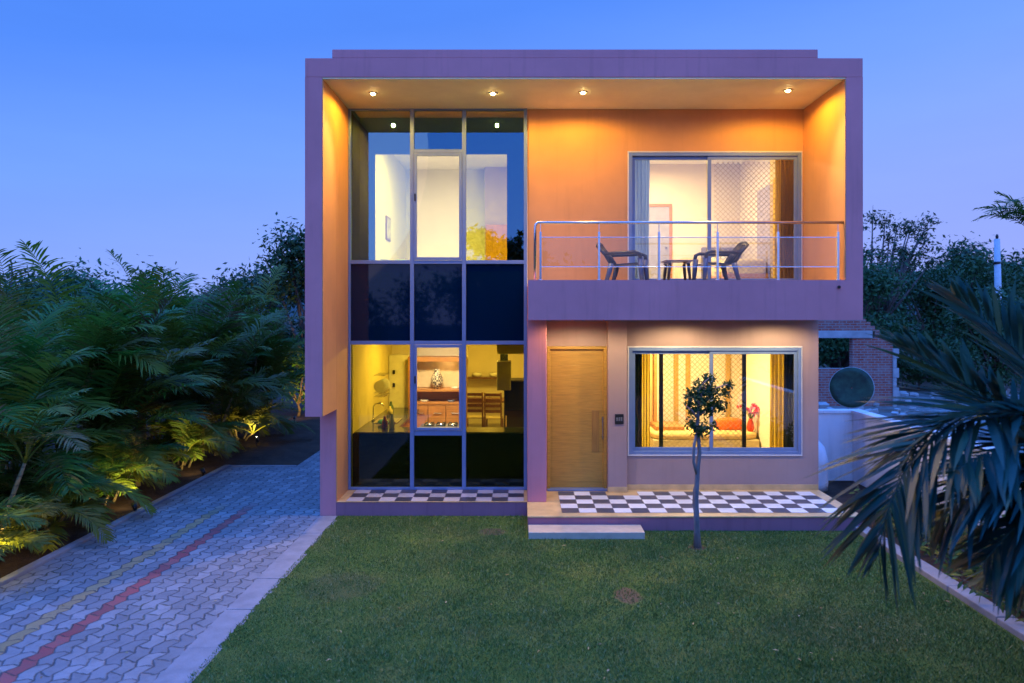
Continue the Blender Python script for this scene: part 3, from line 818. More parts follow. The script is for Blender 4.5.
# ---- balcony chairs: moulded plastic armchairs
PLASTIC = plain('brown_plastic', (.016, .012, .017), .38, var=.1)
PLASTICLEG = plain('sky_lit_leg_plastic', (.05, .08, .17), .4, var=.1)  # leg plastic with blue sky light put into its colour
def armchair():
    t = thing('plastic_armchair', 'dark moulded plastic armchair on the balcony turned towards the small table, nearer the wall end', 'chair', (0,0,0))
    def shell(pts, w0, w1, thick):
        m = MB(); nW = 8
        V, Fc = [], []
        for i, (y, z) in enumerate(pts):
            for k in range(nW+1):
                u = k/nW*2-1
                ww = w0 + (w1-w0)*i/(len(pts)-1)
                V.append((u*ww/2, y - .035*(1-u*u)*(1 if i > 3 else .0), z + .02*(u*u)))
        for i in range(len(pts)-1):
            for k in range(nW):
                a = i*(nW+1)+k; Fc.append((a, a+1, a+nW+2, a+nW+1))
        m.add(V, Fc); return m
    # faces -y
    m = shell([(-.24, .385), (-.20, .41), (0, .40), (.16, .385), (.21, .41)], .44, .42, .01)
    o = m.build('seat', PLASTIC, t, smooth=True); s = o.modifiers.new('s', 'SOLIDIFY'); s.thickness = .014
    # back with slots: five ribs and a rim
    m = MB()
    for k in range(7):
        u = k/6*2-1
        m.tube([(u*.17, .20-.03*(1-u*u), .40), (u*.195, .31-.035*(1-u*u), .60), (u*.205, .43-.035*(1-u*u), .80-.03*u*u)], [.020, .021, .018], 6)
    rim = [(-.21, .205, .39), (-.225, .30, .60), (-.215, .42, .78), (-.12, .425, .83), (0, .42, .845), (.12, .425, .83), (.215, .42, .78), (.225, .30, .60), (.21, .205, .39)]
    m.tube(rim, .025, 8)
    m.build('backrest', PLASTIC, t, smooth=True)
    for sx_ in (-1, 1):
        m = MB(); x = sx_*.265
        m.tube([(sx_*.225, .30, .61), (x, .18, .625), (x, 0, .625), (x, -.17, .635), (x, -.235, .60), (sx_*.25, -.25, .50)], [.026, .032, .034, .034, .032, .03], 8)
        m.build('arm', PLASTIC, t, smooth=True)
        for (y0, y1, z1) in ((-.245, -.275, .52), (.20, .29, .42)):
            m = MB(); m.tube([(sx_*.235, y0, z1), (sx_*.245, (y0*.6+y1*.4), z1*.5), (sx_*.255, y1, .0)], [.046, .038, .028], 8)
            m.build('leg', PLASTICLEG, t, smooth=True)
    return t
ch = armchair(); ch.scale = (.88, 1.02, .78)
ch.location = (xa(716, 11.45), 11.45, Z_BAL); ch.rotation_euler = (0, 0, R(-82))
dup(ch, (xa(627, 11.55), 11.55, Z_BAL), R(70), 'dark moulded plastic armchair on the balcony nearest the glass bay, before the door jamb')
for o in COL.objects:
    if o.get('category') == 'chair': o['group'] = 'balcony armchairs'
tb = thing('plastic_side_table', 'low dark slatted plastic table standing between the balcony armchairs', 'table', (xa(677, 11.35), 11.35, Z_BAL))
tx, ty, tz = tb.location
m = MB()
for k in range(6): m.box(tx-.21, tx+.21, ty-.20+k*.068, ty-.15+k*.068, tz+.345, tz+.365)
m.box(tx-.17, tx-.13, ty-.20, ty+.19, tz+.32, tz+.344); m.box(tx+.13, tx+.17, ty-.20, ty+.19, tz+.32, tz+.344)
m.build('tabletop', plain('tan_plastic', (.20, .13, .11), .4), tb, bevel=.004)
for sx_ in (-1, 1):
    for sy_ in (-1, 1):
        m = MB(); m.tube([(tx+sx_*.14, ty+sy_*.15, tz+.32), (tx+sx_*.17, ty+sy_*.17, tz)], [.028, .02], 8); m.build('leg', PLASTIC, tb, smooth=True)

# ---- bedroom behind the balcony door
dz1 = at(0, 204, 15.58).z
x0, x1 = xa(641, 15.58), xa(672, 15.58)
m = MB(); m.box(x0+.06, x1-.06, 15.57, 15.597, FZ, dz1-.06)
dr = m.build('inner_door', plain('grey_door_paint', (.33, .32, .40), .5), H)
m = MB(); m.box(x1-.06, x1, 15.55, 15.598, FZ, dz1); m.box(x0, x0+.06, 15.55, 15.598, FZ, dz1); m.box(x0+.06, x1-.06, 15.55, 15.598, dz1-.06, dz1); m.build('door_frame', ORANGEWOOD, dr, bevel=.004)
m = MB(); m.tube([(x1-.13, 15.53, 4.5), (x1-.13, 15.57, 4.5)], .02, 10); m.build('handle', STEEL, dr)
m = MB(); m.box(XRI-.05, XRI-.031, 13.5, 14.42, FZ, 5.5); dr = m.build('inner_door', plain('mauve_grey_door', (.42, .36, .40), .5), H)
m = MB(); m.box(XRI-.06, XRI-.0305, 12.95, 13.47, FZ, 5.55); m.build('wall_panel', plain('mustard_panel', (.62, .40, .05), .6), H)
bd = thing('bed', 'bed with a pale yellow spread and pillows in the bedroom behind the balcony grille', 'bed', (4.15, 14.55, FZ))
m = MB(); m.box(3.76, 4.56, 13.65, 15.5, FZ+.08, FZ+.30); m.build('base', ORANGEWOOD, bd, bevel=.01)
m = MB(); m.ell((4.16, 14.56, FZ+.42), .42, .94, .17, 28, 12, pw=.35); m.build('mattress', cloth('yellow_bedspread', (.70, .58, .26)), bd, smooth=True)
m = MB(); m.ell((4.1, 15.2, FZ+.64), .26, .17, .09, 16, 10, pw=.7); m.build('pillow', cloth('white_pillow', (.75, .72, .62)), bd, smooth=True)
m = MB(); m.box(3.76, 4.58, 15.51, 15.57, FZ, FZ+.95); m.build('headboard', cloth('grey_headboard', (.20, .17, .15)), bd, bevel=.03)
# ---- room behind the porch window
db = thing('daybed', 'cream daybed with a plain front and an orange topped edge behind the porch window', 'daybed', (3.55, 14.75, PLAT))
m = MB(); m.box(2.52, 4.56, 14.2, 15.3, PLAT, PLAT+.47); m.build('base', plain('daybed_cream', (.58, .47, .24), .6), db, bevel=.01)
m = MB(); m.ell((3.54, 14.75, PLAT+.54), 1.03, .56, .075, 32, 10, pw=.3); m.build('mattress', cloth('sand_sheet', (.66, .46, .20)), db, smooth=True)
zd = PLAT+.60
def cushion(c, rx, ry, rz, col, label, tilt=0.0):
    m = MB(); m.ell((0, 0, rz), rx, ry, rz, 20, 12, pw=.55)
    o = m.build('cushion', cloth('cushion_fabric', col), smooth=True, origin=(0, 0, 0)); o.location = c; o.rotation_euler = (tilt, 0, 0)
    tag(o, label, 'cushion')
cushion((xa(728, 14.7), 14.6, zd), .27, .12, .12, (.75, .16, .03), 'long orange bolster lying on the daybed behind the grille')
cushion((xa(763, 14.9), 14.95, zd-.01), .17, .08, .17, (.70, .20, .06), 'square orange cushion standing on the daybed beside the olive curtain', R(-14))
vt = thing('flower_vase', 'red vase with red and pink flowers on the daybed edge between the cushions', 'vase', (xa(750.5, 14.4), 14.4, zd-.005))
vx, vy, vz = vt.location
m = MB(); m.lathe([(.045, vz), (.075, vz+.08), (.06, vz+.18), (.035, vz+.24), (.045, vz+.26)], (vx, vy, 0), 18); m.build('vase', plain('red_glaze', (.55, .04, .015), .2), vt, smooth=True)
m = MB(); fl = []
for k in range(16):
    a = random.uniform(0, 6.28); rr = random.uniform(.03, .22); zz = vz+.34+random.uniform(0, .16)
    p = Vector((vx+math.cos(a)*rr, vy+math.sin(a)*rr, zz)); fl.append(p)
    m.tube([(vx, vy, vz+.24), (vx+math.cos(a)*rr*.4, vy+math.sin(a)*rr*.4, zz-.1), p], .004, 5)
PETAL = [plain('red_petal', (.70, .02, .03), .6), plain('pink_petal', (.70, .22, .45), .6)]
m.build('stems', plain('stem_green', (.05, .10, .02), .6), vt)
for k_, p in enumerate(fl):
    m = MB()
    for q in range(9):
        d = Vector((random.gauss(0,1), random.gauss(0,1), random.gauss(0,1))).normalized()
        e = d.orthogonal()*.020
        m.add([p, p+d*.03+e, p+d*.06, p+d*.03-e], [(0,1,2,3)])
    m.build('red_flower' if k_ < 9 else 'pink_flower', PETAL[0 if k_ < 9 else 1], vt)
m = MB(); m.box(xa(655, 14.6), xa(683, 14.6), 14.45, 15.2, zd-.03, zd+.09); o = m.build('wooden_tray_box', ORANGEWOOD, bevel=.01)
tag(o, 'low orange wooden box on the daybed at the door side, behind the grille frame', 'box')
wd = thing('wardrobe', 'tall honey wood wardrobe standing by the charcoal curtain behind the porch window', 'wardrobe', (xa(650, 15.3), 15.35, PLAT))
m = MB(); m.box(1.9, 2.72, 15.2, 15.69, PLAT, 2.9); m.build('carcass', wood('pale_wardrobe', (.60, .38, .14), 1, .4), wd, bevel=.01)
m = MB(); m.box(2.70, 2.76, 15.12, 15.2, PLAT, 2.9); m.build('edge_post', ORANGEWOOD, wd)
m = MB()
for px_ in (676, 688, 728): 
    xx = xa(px_, 15.68); m.box(xx-.05, xx+.05, 15.66, 15.699, PLAT, 3.0)
m.build('wall_battens', wood('mustard_wood', (.52, .32, .07), 1, .4), H, bevel=.004)

# ---- kitchen
kc = thing('kitchen_counter', 'dark granite kitchen counter turning from the window along the yellow wall', 'counter', (-2.0, 13.2, PLAT))
zk = 1.15
m = MB(); m.box(XLI+.07, .06, P2+.11, P2+.68, zk-.04, zk); m.box(XLI+.07, XLI+.72, P2+.68, 15.6, zk-.04, zk)
m.build('worktop', GRANITE, kc, bevel=.005)
m = MB(); m.box(XLI+.07, .05, P2+.12, P2+.64, PLAT+.08, zk-.041); m.box(XLI+.07, XLI+.68, P2+.64, 15.58, PLAT+.08, zk-.041)
m.build('cabinet', ORANGEWOOD, kc, bevel=.004)
m = MB(); m.box(XLI+.18, XLI+.62, 13.25, 13.85, zk+.001, zk+.012); m.box(XLI+.22, XLI+.58, 13.29, 13.81, zk+.012, zk+.016); m.build('sink', CHROME, kc, bevel=.004)
m = MB(); fx = XLI+.13; m.tube([(fx, 13.55, zk), (fx, 13.55, zk+.26), (fx+.04, 13.55, zk+.32), (fx+.14, 13.55, zk+.33), (fx+.2, 13.55, zk+.27)], .013, 10); m.lathe([(.03, zk), (.028, zk+.04), (.015, zk+.05)], (fx, 13.55, 0), 14)
m.build('tap', CHROME, kc, smooth=True)
st = thing('gas_stove', 'black gas stove with burner rings on the counter behind the middle casement', 'stove', (-1.38, P2+.4, zk))
m = MB(); m.box(-1.72, -1.02, P2+.17, P2+.62, zk+.001, zk+.07); m.build('body', BLACK, st, bevel=.01)
for bx in (-1.57, -1.37, -1.17):
    m = MB(); m.lathe([(.075, zk+.07), (.075, zk+.085), (.04, zk+.10), (.03, zk+.10)], (bx, P2+.4, 0), 18); m.build('burner', STEEL, st, smooth=True)
    m = MB()
    for a in range(4):
        ca, sa = math.cos(a*math.pi/2+.78), math.sin(a*math.pi/2+.78)
        m.tube([(bx+ca*.10, P2+.4+sa*.10, zk+.07), (bx+ca*.09, P2+.4+sa*.09, zk+.115), (bx+ca*.03, P2+.4+sa*.03, zk+.115)], .008, 6)
    m.build('pan_support', BLACK, st)
for bx in (-1.52, -1.37, -1.22):
    m = MB(); m.tube([(bx, P2+.17, zk+.035), (bx, P2+.14, zk+.035)], .02, 12); m.build('knob', STEEL, st)
# orange sideboard with shelves, in the middle of the view
Ys = 15.3
sb = thing('shelf_cabinet', 'orange wood shelf cabinet with an open niche and drawers behind the middle casement', 'cabinet', (xa(434, Ys), Ys+.2, PLAT))
X0, X1 = xa(408, Ys), xa(466, Ys)
zz = lambda py: at(0, py, Ys).z
m = MB()
m.box(X0, X0+.04, Ys, Ys+.42, PLAT, zz(357)); m.box(X1-.04, X1, Ys, Ys+.42, PLAT, zz(357))
m.box(X0+.04, X1-.04, Ys+.39, Ys+.42, PLAT, zz(357))
m.build('carcass', ORANGEWOOD, sb, bevel=.004)
for py_, h_ in ((359.5, .09), (390.5, .05), (403.5, .05)):
    m = MB(); m.box(X0+.04, X1-.04, Ys+.0, Ys+.389, zz(py_)-h_/2, zz(py_)+h_/2); m.build('shelf', ORANGEWOOD, sb, bevel=.004)
m = MB(); m.box(X0+.04, X1-.04, Ys+.37, Ys+.389, zz(389), zz(361.5)); m.build('back_panel', plain('cream_panel', (.70, .58, .36), .5), sb)
for k in range(3):
    a_ = X0+.05+k*(X1-X0-.1)/3
    m = MB(); m.box(a_+.005, a_+(X1-X0-.1)/3-.005, Ys-.015, Ys+.01, PLAT+.35, zz(405.5)); dw = m.build('drawer', ORANGEWOOD, sb, bevel=.004)
    m = MB(); m.tube([(a_+.12, Ys-.04, zz(413)), (a_+.28, Ys-.04, zz(413))], .008, 8); m.build('handle', STEEL, dw)
lamp('POINT', 'niche_light', ((X0+X1)/2+.2, Ys+.1, zz(364)), 3, (1, .62, .22), None, .03)
m = MB(); c_ = ((xa(437, Ys+.15)), Ys+.15)
zb = zz(390.5)+.025
m.lathe([(.07, zb), (.12, zb+.12), (.13, zb+.22), (.07, zb+.33), (.05, zb+.38), (.075, zb+.41)], (c_[0], c_[1], 0), 20)
mm, n, out = nt('patterned_vase'); co = coords(n); wv = n.nodes.new('ShaderNodeTexChecker'); wv.inputs['Scale'].default_value = 26; n.links.new(co, wv.inputs[0])
princ(n, out, mix_(n, wv.outputs['Fac'], (.05, .03, .02), (.75, .68, .5)), .3)
o = m.build('patterned_vase', mm, smooth=True); tag(o, 'black and cream patterned vase on the upper shelf of the orange cabinet', 'vase')
def bowl(px_, py_, Y, r, col, label):
    p = at(px_, py_, Y); m = MB(); z0 = p.z
    m.lathe([(r*.4, z0), (r*.85, z0+r*.35), (r, z0+r*.75), (r*.94, z0+r*.75), (r*.5, z0+r*.25)], (p.x, Y, 0), 18)
    tag(m.build('bowl', plain('bowl_glaze', col, .25), smooth=True), label, 'bowl')
bowl(424, 402.8, Ys+.15, .09, (.7, .66, .55), 'small cream bowl in the low niche of the orange cabinet, nearest the counter')
bowl(451, 402.8, Ys+.12, .08, (.15, .18, .30), 'small dark blue bowl in the low niche of the orange cabinet')
bowl(455, 389.8, Ys+.12, .08, (.75, .7, .6), 'white bowl on the shelf beside the patterned vase')
# fridge, wall cabinet, white cupboard
fr = thing('refrigerator', 'tall black refrigerator at the column end of the kitchen', 'refrigerator', (-.12, 14.3, PLAT))
m = MB(); m.box(-.34, .09, 14.0, 14.65, PLAT+.03, 1.85); m.build('body', BLACK, fr, bevel=.02)
m = MB(); m.box(-.34, .09, 13.95, 13.995, PLAT+.05, 1.30); d = m.build('door', plain('black_gloss', (.015, .015, .018), .12), fr, bevel=.01)
m = MB(); m.tube([(-.30, 13.92, .8), (-.30, 13.92, 1.2)], .012, 8); m.build('handle', STEEL, d)
m = MB(); m.box(-.34, .09, 13.95, 13.995, 1.32, 1.84); m.build('door', plain('black_gloss', (.015, .015, .018), .12), fr, bevel=.01)
wc = thing('wall_cabinet', 'yellow wall cabinet hung under the ceiling near the column', 'cabinet', (-.15, 13.2, 2.0))
m = MB(); m.box(-.42, .09, 12.75, 13.7, 2.42, 3.0); m.build('carcass', YELLOWROOM, wc, bevel=.006)
m = MB(); m.box(-.435, -.425, 12.78, 13.22, 2.44, 2.98); m.build('door', YELLOWROOM, wc, bevel=.003)
m = MB(); m.box(-.435, -.425, 13.24, 13.67, 2.44, 2.98); m.build('door', YELLOWROOM, wc, bevel=.003)
hd = thing('cooker_hood', 'grey square cooker hood hanging beside the yellow wall cabinet', 'cooker hood', (xa(503, 14), 14.0, 2.0))
a_, b_ = at(497, 390, 14.0), at(511, 361, 14.0)
m = MB(); m.box(a_.x, b_.x, 13.9, 14.3, a_.z, b_.z); m.build('casing', plain('grey_metal', (.22, .20, .13), .4, .4), hd, bevel=.015)
m = MB(); m.box(a_.x+.06, b_.x-.06, 14.0, 14.2, b_.z+.001, 3.0); m.build('duct', STEEL, hd)
cb = thing('tall_cupboard', 'white tall cupboard with two black knobs between the yellow wall and the orange cabinet', 'cupboard', (xa(399, 15.5), 15.6, PLAT))
m = MB(); m.box(xa(389, 15.5), X0-.01, 15.5, 15.88, PLAT, 2.25); m.build('carcass', plain('white_laminate', (.72, .68, .58), .4), cb, bevel=.008)
for py_ in (372, 385):
    p = at(394, py_, 15.5); m = MB(); m.box(p.x-.025, p.x+.025, 15.47, 15.499, p.z-.04, p.z+.04); m.build('knob', BLACK, cb)
for k, (dx, dy_, r_, h_, c_, lb) in enumerate(((.50, 12.72, .05, .20, (.35, .10, .03), 'red brown jar on the counter near the window, closest to the yellow wall'), (.63, 12.66, .045, .26, (.60, .55, .40), 'tall cream bottle on the counter near the window'), (.30, 14.3, .06, .18, (.55, .45, .20), 'ochre jar on the counter beyond the sink'), (.28, 14.55, .05, .24, (.10, .16, .10), 'dark green bottle on the counter beyond the sink'))):
    m = MB(); x_ = XLI+dx; m.lathe([(r_, zk+.001), (r_, zk+h_*.6), (r_*.6, zk+h_*.75), (r_*.45, zk+h_*.9), (r_*.5, zk+h_)], (x_, dy_, 0), 16)
    tag(m.build('jar', plain('jar_glaze', c_, .25), smooth=True), lb, 'jar')
# racks and shelves
rk = thing('dish_rack', 'chrome wire dish rack fixed to the yellow wall above the sink', 'rack', (XLI+.1, 14.2, 1.6))
m = MB()
for z_ in (1.55, 1.62, 1.95):
    for dx in (.07, .26): m.tube([(XLI+dx, 13.9, z_), (XLI+dx, 14.6, z_)], .007, 6)
    for k in range(9): m.tube([(XLI+.07, 13.9+k*.0875, z_), (XLI+.26, 13.9+k*.0875, z_)], .004, 5)
m.build('wires', CHROME, rk)
for k in range(5):
    m = MB(); y_ = 13.98+k*.12
    m.tube([(XLI+.17, y_-.006, 1.74), (XLI+.17, y_+.006, 1.74)], .11, 20); m.build('plate', plain('plate_glaze', (.75, .73, .66), .2), rk)
tag(MB().ell((XLI+.40, 13.1, zk+.05), .10, .10, .05, 14, 8).build('sponge_bowl', plain('aqua_bowl', (.10, .40, .42), .3), smooth=True), 'small aqua bowl beside the kitchen sink', 'bowl')
ws = thing('wall_shelf', 'wall shelf with white crockery behind the dining chairs', 'shelf', (xa(484, 19.5), 19.5, 1.5))
for py_ in (377, 398):
    a_, b_ = at(466, py_, 19.5), at(501, py_, 19.5)
    m = MB(); m.box(a_.x, b_.x, 19.3, 19.59, a_.z-.03, a_.z); m.build('board', CHAIRWOOD, ws, bevel=.004)
for k, px_ in enumerate((470, 477, 486, 494)):
    p = at(px_, 377 if k % 2 else 398, 19.45)
    m = MB(); m.lathe([(.09, p.z+.002), (.12, p.z+.05), (.13, p.z+.11)], (p.x, 19.45, 0), 14)
    tag(m.build('crockery', plain('white_glaze', (.85, .83, .78), .2), smooth=True), ['white bowl on the lower wall shelf by the cabinet', 'white bowl on the upper wall shelf by the cabinet', 'white bowl on the lower wall shelf, away from the cabinet', 'white bowl on the upper wall shelf, away from the cabinet'][k], 'bowl')
# dining chairs and table
def dining_chair():
    t = thing('dining_chair', 'ladder back wooden dining chair nearer the orange cabinet', 'chair', (0,0,0), 0, 'kitchen dining chairs')
    m = MB(); m.box(-.21, .21, -.21, .2, .43, .46); m.build('seat', cloth('chair_seat', (.45, .36, .2)), t, bevel=.012)
    for sx_ in (-1, 1):
        m = MB(); m.tube([(sx_*.19, .19, 0), (sx_*.19, .19, .45), (sx_*.19, .25, 1.06)], .02, 8); m.build('leg', CHAIRWOOD, t, smooth=True)
        m = MB(); m.tube([(sx_*.19, -.19, 0), (sx_*.19, -.19, .43)], .02, 8); m.build('leg', CHAIRWOOD, t, smooth=True)
    for k in range(4):
        z_ = .58+k*.13; m = MB(); m.box(-.18, .18, .195+k*.012, .215+k*.012, z_, z_+.07); m.build('slat', CHAIRWOOD, t, bevel=.004)
    return t
dc = dining_chair(); dc.location = (xa(475, 17.6), 17.6, PLAT); dc.rotation_euler = (0, 0, R(180))
dup(dc, (xa(494, 17.5), 17.5, PLAT), R(176), 'ladder back wooden dining chair nearer the refrigerator')
dt = thing('dining_table', 'wooden dining table behind the two ladder back chairs', 'table', (-.9, 18.5, PLAT))
m = MB(); m.box(-1.55, -.2, 18.1, 18.95, PLAT+.72, PLAT+.76); m.build('tabletop', CHAIRWOOD, dt, bevel=.006)
for x_ in (-1.48, -.27):
    for y_ in (18.17, 18.88):
        m = MB(); m.box(x_-.03, x_+.03, y_-.03, y_+.03, PLAT, PLAT+.72); m.build('leg', CHAIRWOOD, dt)
# ---- landing behind the tall glazing: cushions on the sill, framed picture
for k, (px_, c_, lb) in enumerate(((382, (.42, .40, .22), 'sage cushion on the landing floor, closest to the fin'), (390, (.62, .58, .42), 'pale cushion on the landing floor, middle one of three'), (399, (.36, .46, .30), 'green cushion on the landing floor, closest to the clear casement'))):
    p = at(px_, 0, 13.3)
    cushion((p.x, 13.3+k*.04, FZ+.01), .16, .07, .27, c_, lb, R(-10))
pf = thing('picture_frame', 'small framed picture on the white landing wall beside the screen opening', 'picture', (o0.x+.01, 14.0, 4.6))
m = MB(); m.box(o0.x+.001, o0.x+.025, 13.8, 14.25, 4.5, 4.95); m.build('frame', CHAIRWOOD, pf, bevel=.004)
m = MB(); m.box(o0.x+.025, o0.x+.028, 13.84, 14.21, 4.54, 4.91); m.build('print', plain('abstract_print', (.5, .48, .42), .6, var=.5, scale=9), pf)
# ================================================================== PLANTS
PALM = leaf('areca_leaf', (.038, .118, .016), (.070, .175, .020), (.120, .205, .024), .38, .5, .28, dry=(.13, .11, .03), tone=True)
PALMNEAR = leaf('near_palm_leaf', (.016, .085, .085), (.028, .125, .115), (.055, .140, .080), .38, .42, .25, dry=(.19, .12, .03))
DARKLEAF = leaf('broad_leaf', (.026, .078, .026), (.045, .115, .036), (.070, .140, .042), .25, .5, .35)
LIGHTLEAF = leaf('citrus_leaf', (.018, .085, .030), (.032, .120, .042), (.060, .150, .050), .3, .45, .4)
BARK = plain('bark', (.11, .085, .075), .9, var=.35, scale=9, bump=.6, stretch=(1, 1, .3))
def ringed():
    m, n, out = nt('ringed_palm_trunk')
    co = coords(n); sx = n.nodes.new('ShaderNodeSeparateXYZ'); n.links.new(co, sx.inputs[0])
    zz_ = math_(n, 'FRACT', math_(n, 'ADD', math_(n, 'MULTIPLY', sx.outputs[2], 9), math_(n, 'MULTIPLY', noise_(n, co, 6), .4)))
    r_ = ramp_(n, zz_, [(.0, 1.), (.16, 0.), (.9, 0.), (1., 1.)])
    c = mix_(n, r_, (.26, .20, .10), (.09, .065, .04))
    c = mix_(n, math_(n, 'MULTIPLY', noise_(n, co, 12, 5), .5), c, (.12, .13, .05))
    princ(n, out, c, .75, 0, .3, bump_(n, r_, -.5, .01)); return m
PTRUNK = ringed()

def leaflet_strip(base, d, side_w, length, width, droop, V, Fc, segs=3, curl=0.0):
    """one blade: a narrow folded strip of quads ending in a point"""
    o = len(V)
    prof = [.35, 1.0, .85, .0] if segs == 3 else [.35, .9, 1.0, .7, .0]
    p = Vector(base); dd = d.normalized()
    for i in range(segs+1):
        wv = side_w * (width*prof[i]*.5)
        if i == segs: V.append(tuple(p))
        else: V.append(tuple(p + wv)); V.append(tuple(p - wv))
        dd = (dd + Vector((0, 0, -droop))).normalized()
        p = p + dd*(length/segs)
    for i in range(segs-1):
        a = o+2*i; Fc.append((a, a+1, a+3, a+2))
    a = o+2*(segs-1); Fc.append((a, a+1, a+2))

def frond_along(pts, n_leaf, llen, lw, droop, V, Fc, RV, rad=.012, jitter=.12, start=.22, vee=.35, sweep=.6, segs=3):
    """leaflets in two ranks along a rachis polyline (smoothed)"""
    P = [Vector(p) for p in pts]
    def cr(t):
        t = t*(len(P)-1); i = min(int(t), len(P)-2); u = t-i
        p0, p1, p2, p3 = P[max(i-1,0)], P[i], P[i+1], P[min(i+2, len(P)-1)]
        return .5*((2*p1) + (p2-p0)*u + (2*p0-5*p1+4*p2-p3)*u*u + (3*p1-p0-3*p2+p3)*u**3)
    ns = 12
    RV.append(([cr(i/ns) for i in range(ns+1)], [rad*(1-.85*i/ns) for i in range(ns+1)]))
    for k in range(n_leaf):
        t = start + (1-start)*(k+.5)/n_leaf
        p = cr(t); tg = (cr(min(t+.02, 1)) - cr(max(t-.02, 0))).normalized()
        sd = tg.cross(Vector((0,0,1)))
        if sd.length < .05: sd = Vector((1,0,0))
        sd.normalize(); up = sd.cross(tg).normalized()
        f = math.sin(math.pi*min(1, (t-start)/(1-start)*.86+.12))**.6
        for s in (-1, 1):
            j = lambda: random.uniform(-jitter, jitter)
            sw_ = sweep + .5*t
            d = (sd*s + tg*(sw_+j()) + up*(vee+j()) + Vector((j(), j(), j()*1.0))).normalized()
            wv = tg - d*tg.dot(d)
            wv = (wv.normalized()*.8 + up*s*.25*random.uniform(.2, 1.4)).normalized()
            leaflet_strip(p, d, wv, llen*f*random.uniform(.8, 1.12), lw*random.uniform(.75, 1.15), droop*random.uniform(.6, 1.5), V, Fc, segs)

def palm_mesh(stems, seed, leafmat, trunkmat, name, label, cat='palm', n_leaf=36, llen=.66, lw=.038, group=None, elr=(48, 88)):
    """stems: list of (x, y lean offsets, height, number of fronds, frond length)"""
    random.seed(seed)
    t = thing(name, label, cat, (0,0,0), 0, group)
    V, Fc, RV, TN = [], [], [], []
    tm = MB()
    for (bx, by, tx, ty, h, nf, fl) in stems:
        base = Vector((bx, by, 0)); top = Vector((bx+tx, by+ty, h))
        mid = (base*.5 + top*.5) + Vector((tx*-.15, ty*-.15, 0))
        k_ = min(1.0, .35+h*.35)
        tm.tube([base, base*.75+mid*.25, mid, mid*.4+top*.6, top], [.055*k_, .045*k_, .038*k_, .034*k_, .026*k_], 8)
        a0 = random.uniform(0, 6.28)
        for k in range(nf):
            a = a0 + k*2.4 + random.uniform(-.3, .3)
            el = R(random.uniform(*elr)); L = fl*random.uniform(.95, 1.35)
            dh = Vector((math.cos(a), math.sin(a), 0))
            bend = random.uniform(.75, 1.7)
            pts = [top]; d = dh*math.cos(el) + Vector((0,0,math.sin(el)))
            p = Vector(top); st_ = L/5
            for q in range(5):
                p = p + d*st_; pts.append(Vector(p)); d = (d + Vector((0,0,-.26*bend)) + dh*.05).normalized()
            frond_along(pts, n_leaf, llen, lw, .21, V, Fc, RV, .012, vee=.45, sweep=.5)
            TN += [random.random()]*(len(V)-len(TN))
    cm = MB(); cm.add(V, Fc)
    for pts, rad in RV: cm.tube(pts, rad, 4, False)
    tm.build('trunk', trunkmat, t, smooth=True)
    co_ = cm.build('crown', leafmat, t)
    at_ = co_.data.attributes.new('tone', 'FLOAT', 'POINT')
    at_.data.foreach_set('value', TN + [.7]*(len(co_.data.vertices)-len(TN)))
    return t

def clump(seed, n, hmin, hmax, spread, fl, nf=6):
    r = random.Random(seed); out = []
    for i in range(n):
        a = r.uniform(0, 6.28); d = r.uniform(0, spread)
        h = hmin + (hmax-hmin)*(i+.6)/n
        out.append((math.cos(a)*d, math.sin(a)*d, math.cos(a)*r.uniform(.1, .45), math.sin(a)*r.uniform(.1, .45), h, nf, fl*r.uniform(.85, 1.1)))
    return out
GP = 'areca palms along the driveway'
protoA = palm_mesh(clump(1, 6, .35, 2.1, .35, 1.95, 5), 11, PALM, PTRUNK, 'areca_palm', 'x', group=GP)
protoB = palm_mesh(clump(2, 5, .25, 1.5, .30, 1.7, 5), 12, PALM, PTRUNK, 'areca_palm', 'x', group=GP)
protoC = palm_mesh(clump(3, 6, .4, 2.5, .40, 2.1, 5), 13, PALM, PTRUNK, 'areca_palm', 'x', group=GP)
protoD = palm_mesh(clump(4, 6, .06, .55, .34, 1.05, 8), 14, PALM, PTRUNK, 'areca_palm', 'x', group=GP, llen=.40, lw=.024, elr=(25, 85))
